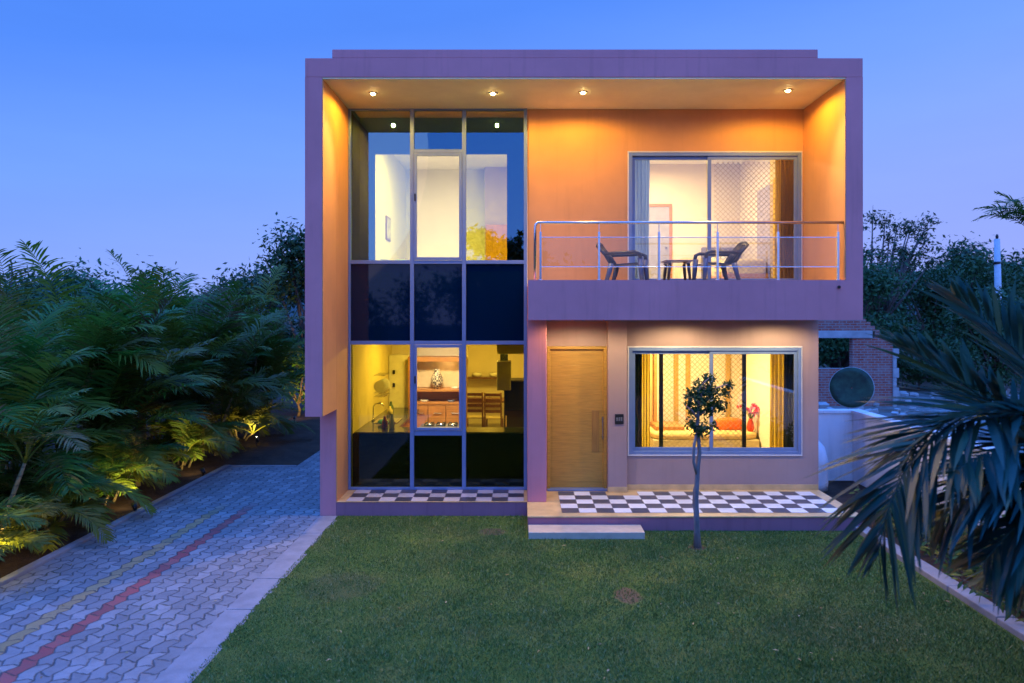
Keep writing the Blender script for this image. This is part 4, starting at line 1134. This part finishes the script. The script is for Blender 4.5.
# the one with a bare ringed leaning trunk by the near path light
lean = palm_mesh([(0, 0, .30, .1, 1.25, 9, 1.25), (-.25, .2, -.2, .1, .7, 6, 1.1)], 15, PALM, PTRUNK, 'areca_palm', 'areca palm with a bare ringed trunk leaning over the nearest path light', 'palm', 26, .36, .024, GP)
lean.location = (-6.55, 9.2, -.02)
spots = [
 (protoD, -7.0, 8.6, .9, 'low bushy palm beside the nearest path light at the picture edge'),
 (protoD, -6.9, 9.9, .8, 'low bushy palm at the foot of the leaning trunk'),
 (protoD, -7.0, 10.8, .85, 'low bushy palm between the leaning trunk and the second path light'),
 (protoD, -7.0, 12.3, .95, 'low yellow lit palm just behind the second path light'),
 (protoB, -7.0, 13.5, 1.0, 'palm standing between the second and third path lights'),
 (protoD, -7.0, 15.1, .95, 'low dark palm just past the third path light'),
 (protoB, -7.1, 16.4, 1.1, 'palm at the far end of the paved drive, past its corner'),
 (protoD, -7.1, 18.6, 1.2, 'low bright lit palm behind the fourth path light'),
 (protoB, -7.3, 20.6, .95, 'small palm in golden light beside the house corner'),
 (protoB, -7.2, 10.2, 1.0, 'palm with a long bright green arching frond at mid height'),
 (protoA, -7.9, 11.2, .88, 'tall palm with spread fan tops against the sky at the picture edge'),
 (protoA, -7.5, 12.6, 1.0, 'tall palm with one upright frond standing up against the sky'),
 (protoC, -7.8, 14.2, .80, 'dense tall palm in the middle of the hedge row'),
 (protoA, -7.6, 16.0, .95, 'dark palm behind the third path light, below the skyline'),
 (protoC, -7.7, 17.8, .80, 'palm with drooping fronds behind the fourth path light'),
 (protoA, -7.3, 19.8, 1.05, 'dark tall palm just before the big broadleaf tree by the house'),
 (protoC, -9.2, 12.6, .78, 'tall palm in the back row at the picture edge'),
 (protoA, -9.4, 14.0, 1.0, 'back row palm behind the upright frond'),
 (protoC, -9.5, 16.0, .85, 'back row palm in the middle of the skyline'),
 (protoA, -9.3, 18.2, 1.1, 'back row palm with a fan top near the broadleaf trees'),
 (protoC, -9.0, 20.8, .98, 'back row palm farthest down the hedge'),
]
r2 = random.Random(5); used = set()
for (pr, x, y, s, lb) in spots:
    rz = r2.uniform(0, 6.28)
    if id(pr) in used: dup(pr, (x, y, -.02), rz, lb, s)
    else:
        used.add(id(pr)); pr.location = (x, y, -.02); pr.rotation_euler = (0, 0, rz); pr.scale = (s,)*3; pr['label'] = lb

# ---- path lights (spike spots in the bed)
LENS = emit('path_light_lens', (1.0, .85, .60), 40)
def path_light(x, y, label, power, tgt, col=(1.0, .70, .24)):
    t = thing('path_light', label, 'garden light', (x, y, -.02), 0, 'garden uplights')
    m = MB(); m.tube([(x, y, -.03), (x, y, .08)], .012, 8); m.build('spike', BLACK, t)
    d = (Vector(tgt) - Vector((x, y, .12))).normalized()
    c = Vector((x, y, .12))
    m = MB(); m.tube([c - d*.06, c + d*.05], [.03, .045], 14); m.build('housing', BLACK, t, smooth=True)
    m = MB(); m.tube([c + d*.050, c + d*.062], [.042, .030], 14); m.build('lens', LENS, t)
    lamp('SPOT', 'path_light_lamp', c + d*.10, power, col, t, .03, target=tgt, cone=R(145), blend=1.0)
path_light(-5.98+.0, 8.33, 'small glowing garden spotlight at the drive edge, nearest the camera', 190, (-6.8, 9.5, 1.6))
path_light(-6.02, 11.5, 'small glowing garden spotlight below the low yellow lit palm, second along the drive', 105, (-6.75, 12.3, .9))
path_light(-6.08, 14.1, 'small glowing garden spotlight before the dark palms, third along the drive', 75, (-6.9, 14.9, .9))
path_light(-6.30, 17.6, 'small glowing garden spotlight at the far end of the drive', 130, (-6.8, 18.4, 1.2))
path_light(-6.55, 21.3, 'small glowing garden spotlight on the soil beside the house, farthest of all', 300, (-6.8, 22.6, 1.4), (1.0, .58, .12))
path_light(5.25, 7.6, 'small garden spotlight among the shrubs beyond the lawn kerb', 110, (5.5, 7.3, 1.0), (1.0, .75, .2))

# ---- broadleaf trees
def crown_mesh(clumps, per, size, seed, squash=.8):
    r = np.random.default_rng(seed); V = []
    for (cx_, cy_, cz_, rad) in clumps:
        N = int(per*rad*rad)
        d = r.normal(size=(N, 3)); d /= np.linalg.norm(d, axis=1)[:, None]
        rr = rad*(r.random(N)**.45)*(1+.25*r.normal(size=N))
        P = np.array([cx_, cy_, cz_]) + d*rr[:, None]*np.array([1, 1, squash])
        nrm = d*.5 + r.normal(size=(N, 3))*.7 + np.array([0, 0, .5]); nrm /= np.linalg.norm(nrm, axis=1)[:, None]
        a = np.cross(nrm, r.normal(size=(N, 3))); a /= np.linalg.norm(a, axis=1)[:, None]
        b = np.cross(nrm, a)
        s = size*(.6+.8*r.random(N))[:, None]
        V.append(np.stack([P - a*s, P + b*s*.42 - nrm*s*.08, P + a*s, P - b*s*.42 - nrm*s*.08], 1))
    V = np.concatenate(V).reshape(-1, 3)
    return V
def tree(name, label, base, clumps, per, size, leafmat, seed, trunk_r=.14, squash=.8, group=None, twigs=0):
    random.seed(seed)
    t = thing(name, label, 'tree', base, 0, group)
    m = MB(); bz = Vector(base)
    fork = bz + Vector((0, 0, .45*max(.8, min(c[2] for c in clumps))))
    m.tube([bz - Vector((0,0,.1)), bz*.5+fork*.5 + Vector((.05,.02,0)), fork], [trunk_r, trunk_r*.8, trunk_r*.65], 9)
    for c in clumps:
        e = bz + Vector(c[:3]); mid = fork*.5 + e*.5 + Vector((random.uniform(-.2,.2), random.uniform(-.2,.2), .1))
        m.tube([fork, mid, e], [trunk_r*.5, trunk_r*.3, trunk_r*.12], 6)
        for q in range(twigs):
            d = Vector((random.gauss(0,1), random.gauss(0,1), random.gauss(.4,.7))).normalized()*c[3]*random.uniform(.7, 1.3)
            m.tube([e, e+d*.5+Vector((0,0,.05)), e+d], [trunk_r*.10, trunk_r*.06, trunk_r*.03], 4, False)
    m.build('trunk', BARK, t, smooth=True)
    V = crown_mesh(clumps, per, size, seed, squash)
    mesh_np('crown', V, np.arange(len(V)), 4, leafmat, t)
    return t
def rc(seed, n, w_, d_, z0, z1, r0, r1):
    r = random.Random(seed)
    return [(r.uniform(-w_, w_), r.uniform(-d_, d_), r.uniform(z0, z1), r.uniform(r0, r1)) for _ in range(n)]
GT = 'trees behind the palms'
tree('broadleaf_tree', 'tallest dark broadleaf tree rising behind the palms beside the house wall', (-6.6, 24.0, 0), rc(21, 16, 1.1, 1.2, 1.2, 5.3, .55, .95)+[(.2,0,5.5,.6)], 900, .085, DARKLEAF, 31, group=GT)
tree('broadleaf_tree', 'round topped broadleaf tree next to the tallest tree behind the palms', (-9.3, 25.5, 0), rc(22, 14, 1.3, 1.2, 1.5, 4.3, .6, .95), 800, .085, DARKLEAF, 32, group=GT)
tree('broadleaf_tree', 'low dark broadleaf tree in the middle behind the hedge skyline', (-12.6, 25.0, 0), rc(23, 15, 1.8, 1.2, 1.5, 3.7, .7, 1.0), 700, .09, DARKLEAF, 33, group=GT)
tree('broadleaf_tree', 'broadleaf tree behind the upright palm frond', (-14.6, 22.0, 0), rc(24, 15, 1.6, 1.2, 1.5, 3.7, .6, .95), 700, .09, DARKLEAF, 34, group=GT)
con = [(random.uniform(-.3,.3)*(1-k/9), random.uniform(-.3,.3), .8+k*.42, .85*(1-k/10)) for k in range(10)]
tree('conifer_tree', 'pointed dark conifer at the picture edge behind the fan topped palm', (-14.4, 20.6, 0), con, 1000, .07, DARKLEAF, 35, group=GT)
tree('broadleaf_tree', 'broadleaf tree behind the palm hedge between the conifer and the upright frond', (-11.6, 19.5, 0), rc(26, 12, 1.3, 1.0, 1.2, 3.4, .6, .9), 800, .085, DARKLEAF, 36, group=GT)
tree('garden_bush', 'golden lit bush on the soil bank beside the house corner', (-6.9, 22.8, -.02), rc(27, 9, .7, .5, .4, 1.9, .35, .6), 900, .07, LIGHTLEAF, 37, .05)

tree('broadleaf_tree', 'broad dark tree behind the back row of palms at the picture edge', (-17.5, 23.5, 0), rc(61, 16, 2.2, 1.4, 1.2, 3.9, .8, 1.1), 600, .095, DARKLEAF, 38, group=GT)
tree('broadleaf_tree', 'low far tree showing between the palm tops left of the upright frond', (-16.5, 28.5, 0), rc(62, 18, 3.0, 1.4, 1.2, 4.3, .9, 1.3), 480, .11, DARKLEAF, 39, group=GT)
# right side, beyond the boundary wall
GR = 'trees beyond the boundary wall'
tree('broadleaf_tree', 'big dense broadleaf tree right behind the brick ruin', (13.1, 30.5, 0), rc(41, 26, 1.9, 1.6, 1.6, 5.6, .7, 1.15), 800, .095, DARKLEAF, 51, .2, group=GR)
tree('airy_tree', 'thin airy tree with bare twigs showing above the dense one behind the ruin', (15.8, 33.0, 0), rc(42, 30, 2.4, 1.2, 5.2, 7.3, .35, .6), 420, .085, DARKLEAF, 52, .16, group=GR, twigs=5)
tree('broadleaf_tree', 'dark round broadleaf tree beside the utility pole', (20.2, 36.0, 0), rc(43, 24, 2.6, 1.6, 1.6, 5.4, .9, 1.4), 520, .11, DARKLEAF, 53, .2, group=GR)
tree('broadleaf_tree', 'far broadleaf tree behind the utility pole at the picture edge', (26.0, 40.0, 0), rc(44, 24, 3.2, 1.6, 1.6, 6.2, 1.0, 1.6), 420, .13, DARKLEAF, 54, .2, group=GR)
tree('broadleaf_tree', 'small leafy tree seen through the opening of the brick ruin', (10.6, 29.4, 0), rc(45, 12, 1.2, .6, .8, 3.2, .6, .9), 700, .09, DARKLEAF, 55, .1, group=GR)
tree('broadleaf_tree', 'leafy tree in front of the foot of the utility pole', (18.4, 28.6, 0), rc(47, 18, 1.9, .7, .8, 3.5, .7, 1.0), 800, .09, DARKLEAF, 57, .12, group=GR)
tree('low_bush', 'dark bush at the foot of the trees past the ruin', (16.6, 31.0, 0), rc(46, 12, 1.9, .6, .4, 1.7, .6, .9), 600, .09, DARKLEAF, 56, .06, group=GR)

# ---- small tree on the lawn
def lawn_tree():
    Y = 9.82; b = at(697, 548, Y); b.z = 0.01
    t = thing('young_tree', 'slender young tree with two twined stems and a small leafy crown on the lawn', 'tree', b)
    A = lambda px, py, dy=0: at(px, py, Y+dy)
    m = MB()
    m.tube([A(697.5, 549), A(697, 530), A(696, 500), A(697.5, 470), A(699.5, 452), A(697.5, 425), A(699, 400), A(706, 385)], [.055, .040, .034, .032, .026, .023, .019, .010], 9)
    m.tube([A(696.5, 520), A(694, 505,.02), A(694.5, 490,.03), A(698, 478,.02)], [.016, .023, .022, .02], 8)
    m.tube([A(698, 478), A(693.5, 462,-.03), A(694, 445,-.03), A(697, 432,-.01)], [.023, .020, .019, .018], 8)
    for (x, y, dy) in ((688, 392, .1), (728, 384, -.05), (722, 402, .1), (709, 378, -.1), (692, 425, .1), (716, 424, .05), (685, 405, -.1)):
        m.tube([A(698, min(y+14, 428)), A((x+698)/2, y+5, dy*.5), A(x, y, dy)], [.018, .012, .005], 6)
    m.build('trunk', plain('pale_bark', (.20, .17, .17), .9, var=.4, scale=14, bump=.6, stretch=(1, 1, .3)), t, smooth=True)
    cl = []
    for (x, y, dy, r_) in ((709, 379, 0, .10), (701, 388, .05, .13), (713, 392, -.06, .14), (692, 394, .05, .11), (703, 400, -.05, .15), (716, 403, .05, .13), (728, 385, 0, .075), (725, 393, 0, .09), (689, 404, 0, .09),
                       (697, 410, .05, .11), (709, 410, 0, .10), (722, 409, .05, .08), (693, 424, .05, .10), (703, 428, -.04, .12), (714, 425, .04, .085), (698, 432, 0, .08), (726, 404, 0, .06)):
        p = A(x, y, dy) - b; cl.append((p.x, p.y, p.z, r_))
    cl = [(a, b_, c_, r_*random.uniform(.8, 1.2)) for (a, b_, c_, r_) in cl]
    V = crown_mesh(cl, 9500, .032, 61, .9)
    mesh_np('crown', V, np.arange(len(V)), 4, LIGHTLEAF, t)
lawn_tree()

# ---- foreground palm on the right: long blades close to the camera
def near_palm():
    random.seed(77)
    t = thing('large_palm', 'big palm reaching in close to the camera with long drooping blades over the lawn', 'palm', (5.15, 5.35, -.02))
    def fr(pxs, n_leaf, llen, lw, droop, vee, sweep, seg=4):
        V, Fc, RV = [], [], []
        frond_along([at(x, y, Y) for (x, y, Y) in pxs], n_leaf, llen, lw, droop, V, Fc, RV, .016, .16, .12, vee, sweep, seg)
        m = MB(); m.add(V, Fc)
        for p, r_ in RV: m.tube(p, r_, 6, False)
        m.build('frond', PALMNEAR, t)
    fr([(1230, 560, 5.3), (1090, 430, 5.1), (985, 418, 4.95), (920, 450, 4.85), (890, 505, 4.8), (878, 555, 4.8)], 62, 0.86, 0.054, 0.091, 0.10, .75)
    fr([(1230, 640, 5.4), (1120, 530, 5.5), (1040, 445, 5.5), (965, 385, 5.5), (905, 345, 5.5)], 55, 0.85, 0.054, 0.050, 0.24, 1.0)
    fr([(1230, 640, 5.5), (1140, 510, 5.9), (1075, 420, 6.0), (1010, 345, 6.0), (955, 295, 6.0)], 52, 0.85, 0.054, 0.042, 0.24, 1.0)
    fr([(1230, 600, 5.3), (1130, 500, 5.0), (1070, 455, 4.7), (1010, 445, 4.6), (955, 470, 4.5)], 52, 0.78, 0.054, 0.141, 0.08, .55)
    fr([(1230, 600, 5.5), (1165, 490, 5.6), (1120, 410, 5.6), (1080, 350, 5.6), (1045, 315, 5.6)], 45, 0.76, 0.054, 0.050, 0.18, 1.0)
    fr([(1230, 620, 5.2), (1140, 520, 5.0), (1080, 480, 4.9), (1030, 475, 4.9), (985, 500, 4.9)], 50, 0.78, 0.054, 0.141, 0.08, .55)
    fr([(1230, 620, 5.6), (1140, 520, 6.2), (1070, 455, 6.3), (1010, 415, 6.3), (960, 395, 6.3)], 47, 0.78, 0.054, 0.066, 0.18, .9)
    fr([(1230, 580, 5.2), (1110, 450, 5.1), (1020, 415, 5.1), (950, 420, 5.1), (905, 455, 5.1)], 55, 0.86, 0.054, 0.066, 0.30, .9)
    fr([(1230, 600, 5.0), (1120, 500, 4.8), (1050, 470, 4.7), (985, 480, 4.7), (935, 525, 4.7)], 55, 0.84, 0.054, 0.108, 0.13, .65)
    fr([(1230, 640, 4.9), (1130, 540, 4.6), (1075, 505, 4.5), (1025, 520, 4.5), (985, 560, 4.5)], 50, 0.76, 0.054, 0.124, 0.08, .6)
    fr([(1230, 680, 5.2), (1150, 600, 5.2), (1085, 555, 5.2), (1040, 550, 5.2), (1000, 580, 5.2)], 50, 0.72, 0.054, 0.124, 0.08, .6)
    fr([(1230, 660, 5.8), (1140, 560, 5.9), (1070, 500, 6.0), (1020, 485, 6.0), (970, 505, 6.0)], 50, 0.78, 0.054, 0.099, 0.13, .7)
    fr([(1230, 640, 5.0), (1150, 560, 4.8), (1090, 530, 4.7), (1045, 540, 4.7), (1010, 575, 4.7)], 45, 0.74, 0.054, 0.141, 0.08, .6)
    m = MB()
    for k in range(4):
        a = k*1.6
        b = Vector((5.15+.12*math.cos(a), 5.35+.12*math.sin(a), -.05))
        e = at(1230, 575, 5.4) + Vector((random.uniform(-.1,.1), random.uniform(-.1,.1), 0))
        m.tube([b, (b+e)/2 + Vector((.06*math.cos(a), .06*math.sin(a), 0)), e], [.06, .05, .04], 9)
    m.build('trunk', PTRUNK, t, smooth=True)
near_palm()
# palm far right whose head cuts the skyline
fp = palm_mesh([(0, 0, .1, .1, 6.3, 14, 1.7)], 19, PALM, PTRUNK, 'tall_palm', 'tall single trunk palm with a dark head above the pole at the picture edge', 'palm', 24, .5, .05)
fp.location = (15.5, 22.5, -.8)

BEDLEAF = leaf('bed_shrub_leaf', (.05, .12, .02), (.10, .17, .02), (.20, .22, .03), .35, .5, .3)
# shrubs in the bed beyond the right kerb
def shrub(x, y, seed, s, label):
    random.seed(seed)
    t = thing('bed_shrub', label, 'shrub', (x, y, -.02), 0, 'shrubs in the bed beyond the lawn')
    m = MB(); V, Fc = [], []
    for k in range(46):
        a = random.uniform(0, 6.28); el = random.uniform(.35, 1.45); L = s*random.uniform(.5, 1.05)
        b = Vector((x+random.uniform(-.25,.25)*s, y+random.uniform(-.35,.35)*s, -.02))
        d = Vector((math.cos(a)*math.cos(el), math.sin(a)*math.cos(el), math.sin(el)))
        e = b + d*L
        m.tube([b, b*.5+e*.5+Vector((0,0,.05)), e], [.007, .005, .003], 5, False)
        for q in range(16):
            u = .2+.8*q/16; p = b + d*L*u
            dd = (d*.5 + Vector((random.gauss(0,1), random.gauss(0,1), random.gauss(.2,.6)))).normalized()
            leaflet_strip(p, dd, dd.orthogonal().normalized(), .13*random.uniform(.6, 1.2), .035, .25, V, Fc, 3)
    m.build('stems', BARK, t)
    c = MB(); c.add(V, Fc); c.build('foliage', BEDLEAF, t)
for k, (x, y, s, lb) in enumerate(((5.35, 6.5, 1.1, 'yellow green lit shrub nearest the camera in the bed beyond the kerb'), (5.45, 7.5, 1.15, 'shrub next to the yellow green lit one, farther along the bed'), (5.4, 8.6, 1.0, 'shrub in the middle of the bed beyond the kerb'),
        (5.55, 9.7, .9, 'shrub in the bed level with the young tree on the lawn'), (5.45, 10.7, .7, 'small shrub in the bed beside the porch corner'))):
    shrub(x, y, 90+k, s, lb)

# ================================================================== RIGHT SIDE: wall, ruin, pole, yard
WHITEWALL = paint('white_wall_paint', (.80, .80, .80), stain=.45)
XW, YW, ZW = 6.23, 14.1, 1.30
bw = thing('boundary_wall', 'low white painted boundary wall with a flat coping along the bed beside the house', 'wall', (XW, 9.5, 0))
m = MB(); m.box(XW, XW+.18, 3.0, YW, -.05, ZW-.06); m.box(XR+.3, XW, YW-.16, YW, -.05, ZW-.06); m.build('wall_face', WHITEWALL, bw, bevel=.006)
m = MB(); m.box(XW-.03, XW+.21, 3.0, YW+.03, ZW-.06, ZW); m.box(XR+.3, XW-.03, YW-.19, YW+.03, ZW-.06, ZW); m.build('coping', WHITEWALL, bw, bevel=.008)
dome = thing('domed_tank', 'white domed water tank on the ground beside the porch end wall', 'water tank', (xa(808, 13.3), 13.3, 0))
dx, dyy, _ = dome.location; dome.scale = (1, 1, 1.10)
m = MB(); m.lathe([(.33, -.02), (.34, .1), (.33, .38), (.34, .42), (.33, .48), (.28, .66), (.17, .78), (.07, .82)], (dx, dyy, 0), 28); m.build('tank_body', plain('white_plastic', (.72, .72, .74), .35, var=.06), dome, smooth=True)
m = MB(); m.lathe([(.10, .81), (.10, .86), (.04, .87)], (dx, dyy, 0), 18); m.build('lid', plain('white_plastic_lid', (.66, .66, .68), .4), dome, smooth=True)
# brick ruin
def brick_mat():
    m, n, out = nt('raw_brick')
    co = coords(n)
    mp = n.nodes.new('ShaderNodeMapping'); mp.inputs['Rotation'].default_value = (R(90), 0, 0); n.links.new(co, mp.inputs[0])
    b = n.nodes.new('ShaderNodeTexBrick'); n.links.new(mp.outputs[0], b.inputs[0])
    b.inputs['Scale'].default_value = 1.0; b.inputs['Brick Width'].default_value = .24; b.inputs['Row Height'].default_value = .085; b.inputs['Mortar Size'].default_value = .012
    b.inputs['Color1'].default_value = (.36, .07, .05, 1); b.inputs['Color2'].default_value = (.46, .12, .085, 1); b.inputs['Mortar'].default_value = (.30, .27, .25, 1)
    c = mix_(n, math_(n, 'MULTIPLY', ramp_(n, noise_(n, co, 2.2, 5), [(.45, 0.), (.7, 1.)]), .5), b.outputs['Color'], (.36, .33, .31))
    princ(n, out, c, .9, 0, .2, bump_(n, b.outputs['Fac'], -.6, .01)); return m
BRICK = brick_mat(); CONC = plain('raw_concrete', (.40, .40, .40), .9, var=.2, scale=3, bump=.3)
Yb = 25.0
q = lambda px, py: at(px, py, Yb)
br = thing('brick_ruin', 'unfinished red brick shed wall with a concrete lintel and an open window hole', 'building', (q(850, 0).x, Yb, 0))
m = MB(); th = .24
xl, xo, xr = q(806, 0).x, q(852.5, 0).x, q(893, 0).x
zo0, zo1, zl, ztp = q(0, 368.5).z, q(0, 338).z, q(0, 331).z, q(0, 319).z
m.box(xl, xo, Yb, Yb+th, -.05, zo0)                       # under the opening
m.box(xo, q(872,0).x, Yb, Yb+th, -.05, zo1); 
m.box(q(872,0).x, xr, Yb, Yb+th, -.05, q(0, 338).z)
m.box(xl-1.2, xl, Yb, Yb+th, -.05, zo1)
m.box(xl-1.2, q(866, 0).x, Yb, Yb+th, zl, ztp)
for k in range(5): m.box(q(866+k*4.5,0).x, q(870.5+k*4.5,0).x, Yb, Yb+th, zl if k < 2 else zo1, q(0, 322+k*4).z if k < 3 else zo1+.02)
m.box(xr-.001, xr+.10, Yb+.02, Yb+3.0, -.05, q(0, 350).z)
m.build('brick_wall', BRICK, br)
m = MB(); m.box(xl-1.2, q(872, 0).x, Yb-.05, Yb+th+.02, zo1+.001, zl-.001); m.build('lintel', CONC, br, bevel=.01)
m = MB()
for k in range(6):
    z_ = -.02 + k*.33; w_ = .18 if k % 2 else .10
    m.box(xr-.02, xr+w_, Yb-.06, Yb-.001, z_, z_+.32)
m.build('quoin_blocks', CONC, br, bevel=.01)
# green dish
ds = thing('round_dish', 'big dark green round dish with a pale rim leaning behind the boundary wall', 'dish', (at(852, 388, 19.0).x, 19.0, 0))
c = at(851.5, 387.5, 19.0)
dn = Vector((-.55, -1, .30)).normalized()
ea = dn.cross(Vector((0,0,1))).normalized(); eb = ea.cross(dn).normalized()
def disc(m, rings, nseg=40):
    V, Fc = [], []
    for (r_, h_) in rings:
        for k in range(nseg):
            a = 2*math.pi*k/nseg; V.append(c + (ea*math.cos(a)+eb*math.sin(a))*r_ + dn*h_)
    for i in range(len(rings)-1):
        for k in range(nseg): Fc.append((i*nseg+k, i*nseg+(k+1)%nseg, (i+1)*nseg+(k+1)%nseg, (i+1)*nseg+k))
    m.add(V, Fc); return m
m = disc(MB(), [(.02, -.03), (.22, -.02), (.40, .0), (.525, .02), (.53, .0), (.42, -.06), (.22, -.13), (.02, -.15)]); m.build('bowl', plain('green_fibreglass', (.016, .055, .026), .6, var=.6, scale=5), ds, smooth=True)
m = disc(MB(), [(.522, .02), (.537, .022), (.540, .0), (.522, -.008)]); m.build('rim', plain('pale_rim', (.30, .36, .34), .5), ds, smooth=True)
m = MB(); 
for s in (-1, 1): m.tube([c + ea*.3*s - dn*.1, Vector((c.x+.35*s, 19.25, -.05))], .03, 8)
m.build('leg', CONC, ds)
# yard
mb = MB(); mb.sheet(5.2, 40, 16.5, 30, -.012)
m_, n, out = nt('dusty_yard'); co = coords(n)
princ(n, out, ramp_(n, noise_(n, co, .7, 8, .7), [(.3, (.07, .06, .05)), (.52, (.20, .19, .18)), (.75, (.34, .33, .32))]), .95, 0, .2, bump_(n, noise_(n, co, 9, 6, .7), .8, .05))
struct(mb.build('yard', m_, origin=(0,0,-.012)))
# rubble in the yard: uncountable
r3 = np.random.default_rng(9); mb = MB(); random.seed(9)
for k in range(260):
    x, y = r3.uniform(8, 22), r3.uniform(20, 29); s = abs(r3.normal())*.10+.05
    rot = Matrix.Rotation(random.uniform(0, 6.28), 3, 'Z') @ Matrix.Rotation(random.uniform(-.5,.5), 3, 'X')
    mb.obox(Vector((x, y, s*.3)), s*1.6, s*1.1, s*.8, rot)
tag(mb.build('rubble', CONC, origin=(0,0,0), bevel=.015), 'broken concrete and brick rubble scattered over the yard', 'rubble', kind='stuff')
# utility pole with wires
Yp = 31.0
pt, pb = at(997, 239, Yp), at(999.5, 300, Yp)
up = thing('utility_pole', 'pale concrete utility pole rising from the trees with thin wires', 'pole', (pb.x, Yp, 0))
m = MB(); m.tube([(pb.x+.02, Yp, -.1), (pt.x, Yp, pt.z)], [.17, .11], 14); m.build('shaft', plain('pole_concrete', (.55, .55, .56), .7, var=.1), up, smooth=True)
m = MB(); m.lathe([(.13, pt.z-1.05), (.14, pt.z-1.0), (.13, pt.z-.95)], (pt.x, Yp, 0), 14); m.build('clamp', BLACK, up)
m = MB(); m.lathe([(.05, pt.z), (.06, pt.z+.12), (.03, pt.z+.2)], (pt.x, Yp, 0), 10); m.build('insulator', BLACK, up)
m = MB()
for dz_ in (-.05, -.35):
    P_ = [Vector((pt.x - u*9, Yp+u*9, pt.z+dz_ - 2.0*u*(1-u)*.7 - .6*u)) for u in [i/10 for i in range(11)]]
    m.tube(P_, .008, 4)
m.build('wire', BLACK, up)
# far hills
mb = MB(); V, Fc = [], []
nh = 60
for i in range(nh+1):
    a = R(-70 + 140*i/nh); d = 420
    hgt = 10 + 9*math.sin(i*.35+1) + 6*math.sin(i*.9) + (26*max(0, 1-abs(i-nh*.76)/9))
    for (rr, zz_) in ((d-60, -1), (d, hgt*.6), (d+50, hgt), (d+140, -1)): V.append((math.sin(a)*rr, math.cos(a)*rr, zz_))
for i in range(nh):
    for k in range(3):
        a_ = i*4+k; Fc.append((a_, a_+1, a_+5, a_+4))
mb.add(V, Fc)
struct(mb.build('hills', plain('wooded_hill', (.035, .055, .05), .95, var=.4, scale=.05), origin=(0,0,0)))

# wood behind the viewpoint: one dark mass, seen as the reflection in the glazing
def wood_mass():
    r = np.random.default_rng(17); cl = []
    for x in np.arange(-26, 30, 1.5):
        h = 4.6 + 1.0*math.sin(x*.9) + r.uniform(-.6, .6)
        for k in range(4): cl.append((x+r.uniform(-.8,.8), -16+r.uniform(-1.5,1.5), h*(k+.5)/4, 1.2))
    V0 = crown_mesh(cl, 150, .17, 18, .9); cl = []
    for (x, h, r_) in ((-.15, 7.3, .8), (.85, 6.9, .75)):
        for k in range(20): cl.append((x+.12*math.sin(k*2.1)*r_, -14.5, .4+k*(h/20), 1.1*r_*(1-k/22)+.06))
    for k in range(46):
        zz_ = r.uniform(1.0, 7.3); wd_ = 1.35*math.sqrt(max(.05, 1-((zz_-4.6)/3.6)**2))
        cl.append((-1.75+r.uniform(-wd_, wd_), -15.0+r.uniform(-.5, .5), zz_, .62))
    V = np.concatenate([V0, crown_mesh(cl, 900, .17, 19, .9)])
    o = mesh_np('wood', V, np.arange(len(V)), 4, DARKLEAF)
    tag(o, 'dark wood mirrored in the glass of the facade', 'wood', kind='stuff')
wood_mass()

# ================================================================== CAMERA
cam = bpy.data.cameras.new('camera'); co_ = bpy.data.objects.new('camera', cam); COL.objects.link(co_)
co_.location = (0, 0, HC); co_.rotation_euler = (R(90), 0, 0)
cam.sensor_fit = 'HORIZONTAL'; cam.sensor_width = 36; cam.lens = F/1024*36
cam.shift_x = (512-CX)/1024; cam.shift_y = -(341.5-CY)/1024
cam.clip_start = .05; cam.clip_end = 2000
cam.dof.use_dof = True; cam.dof.focus_distance = 12.0; cam.dof.aperture_fstop = 1.0*26/16
cam.dof.aperture_fstop = 1.3
scn.camera = co_
# ================================================================== RENDER SETTINGS
scn.render.engine = 'CYCLES'
c = scn.cycles
c.use_denoising = True; c.max_bounces = 8; c.transparent_max_bounces = 16; c.diffuse_bounces = 3; c.glossy_bounces = 4
c.sample_clamp_indirect = 4.0; c.use_adaptive_sampling = True; c.adaptive_threshold = .02
c.caustics_reflective = False; c.caustics_refractive = False
vs_ = scn.view_settings
vs_.view_transform = 'Standard'; vs_.look = 'None'; vs_.gamma = 1.0; vs_.exposure = 0.08; vs_.use_curve_mapping = False
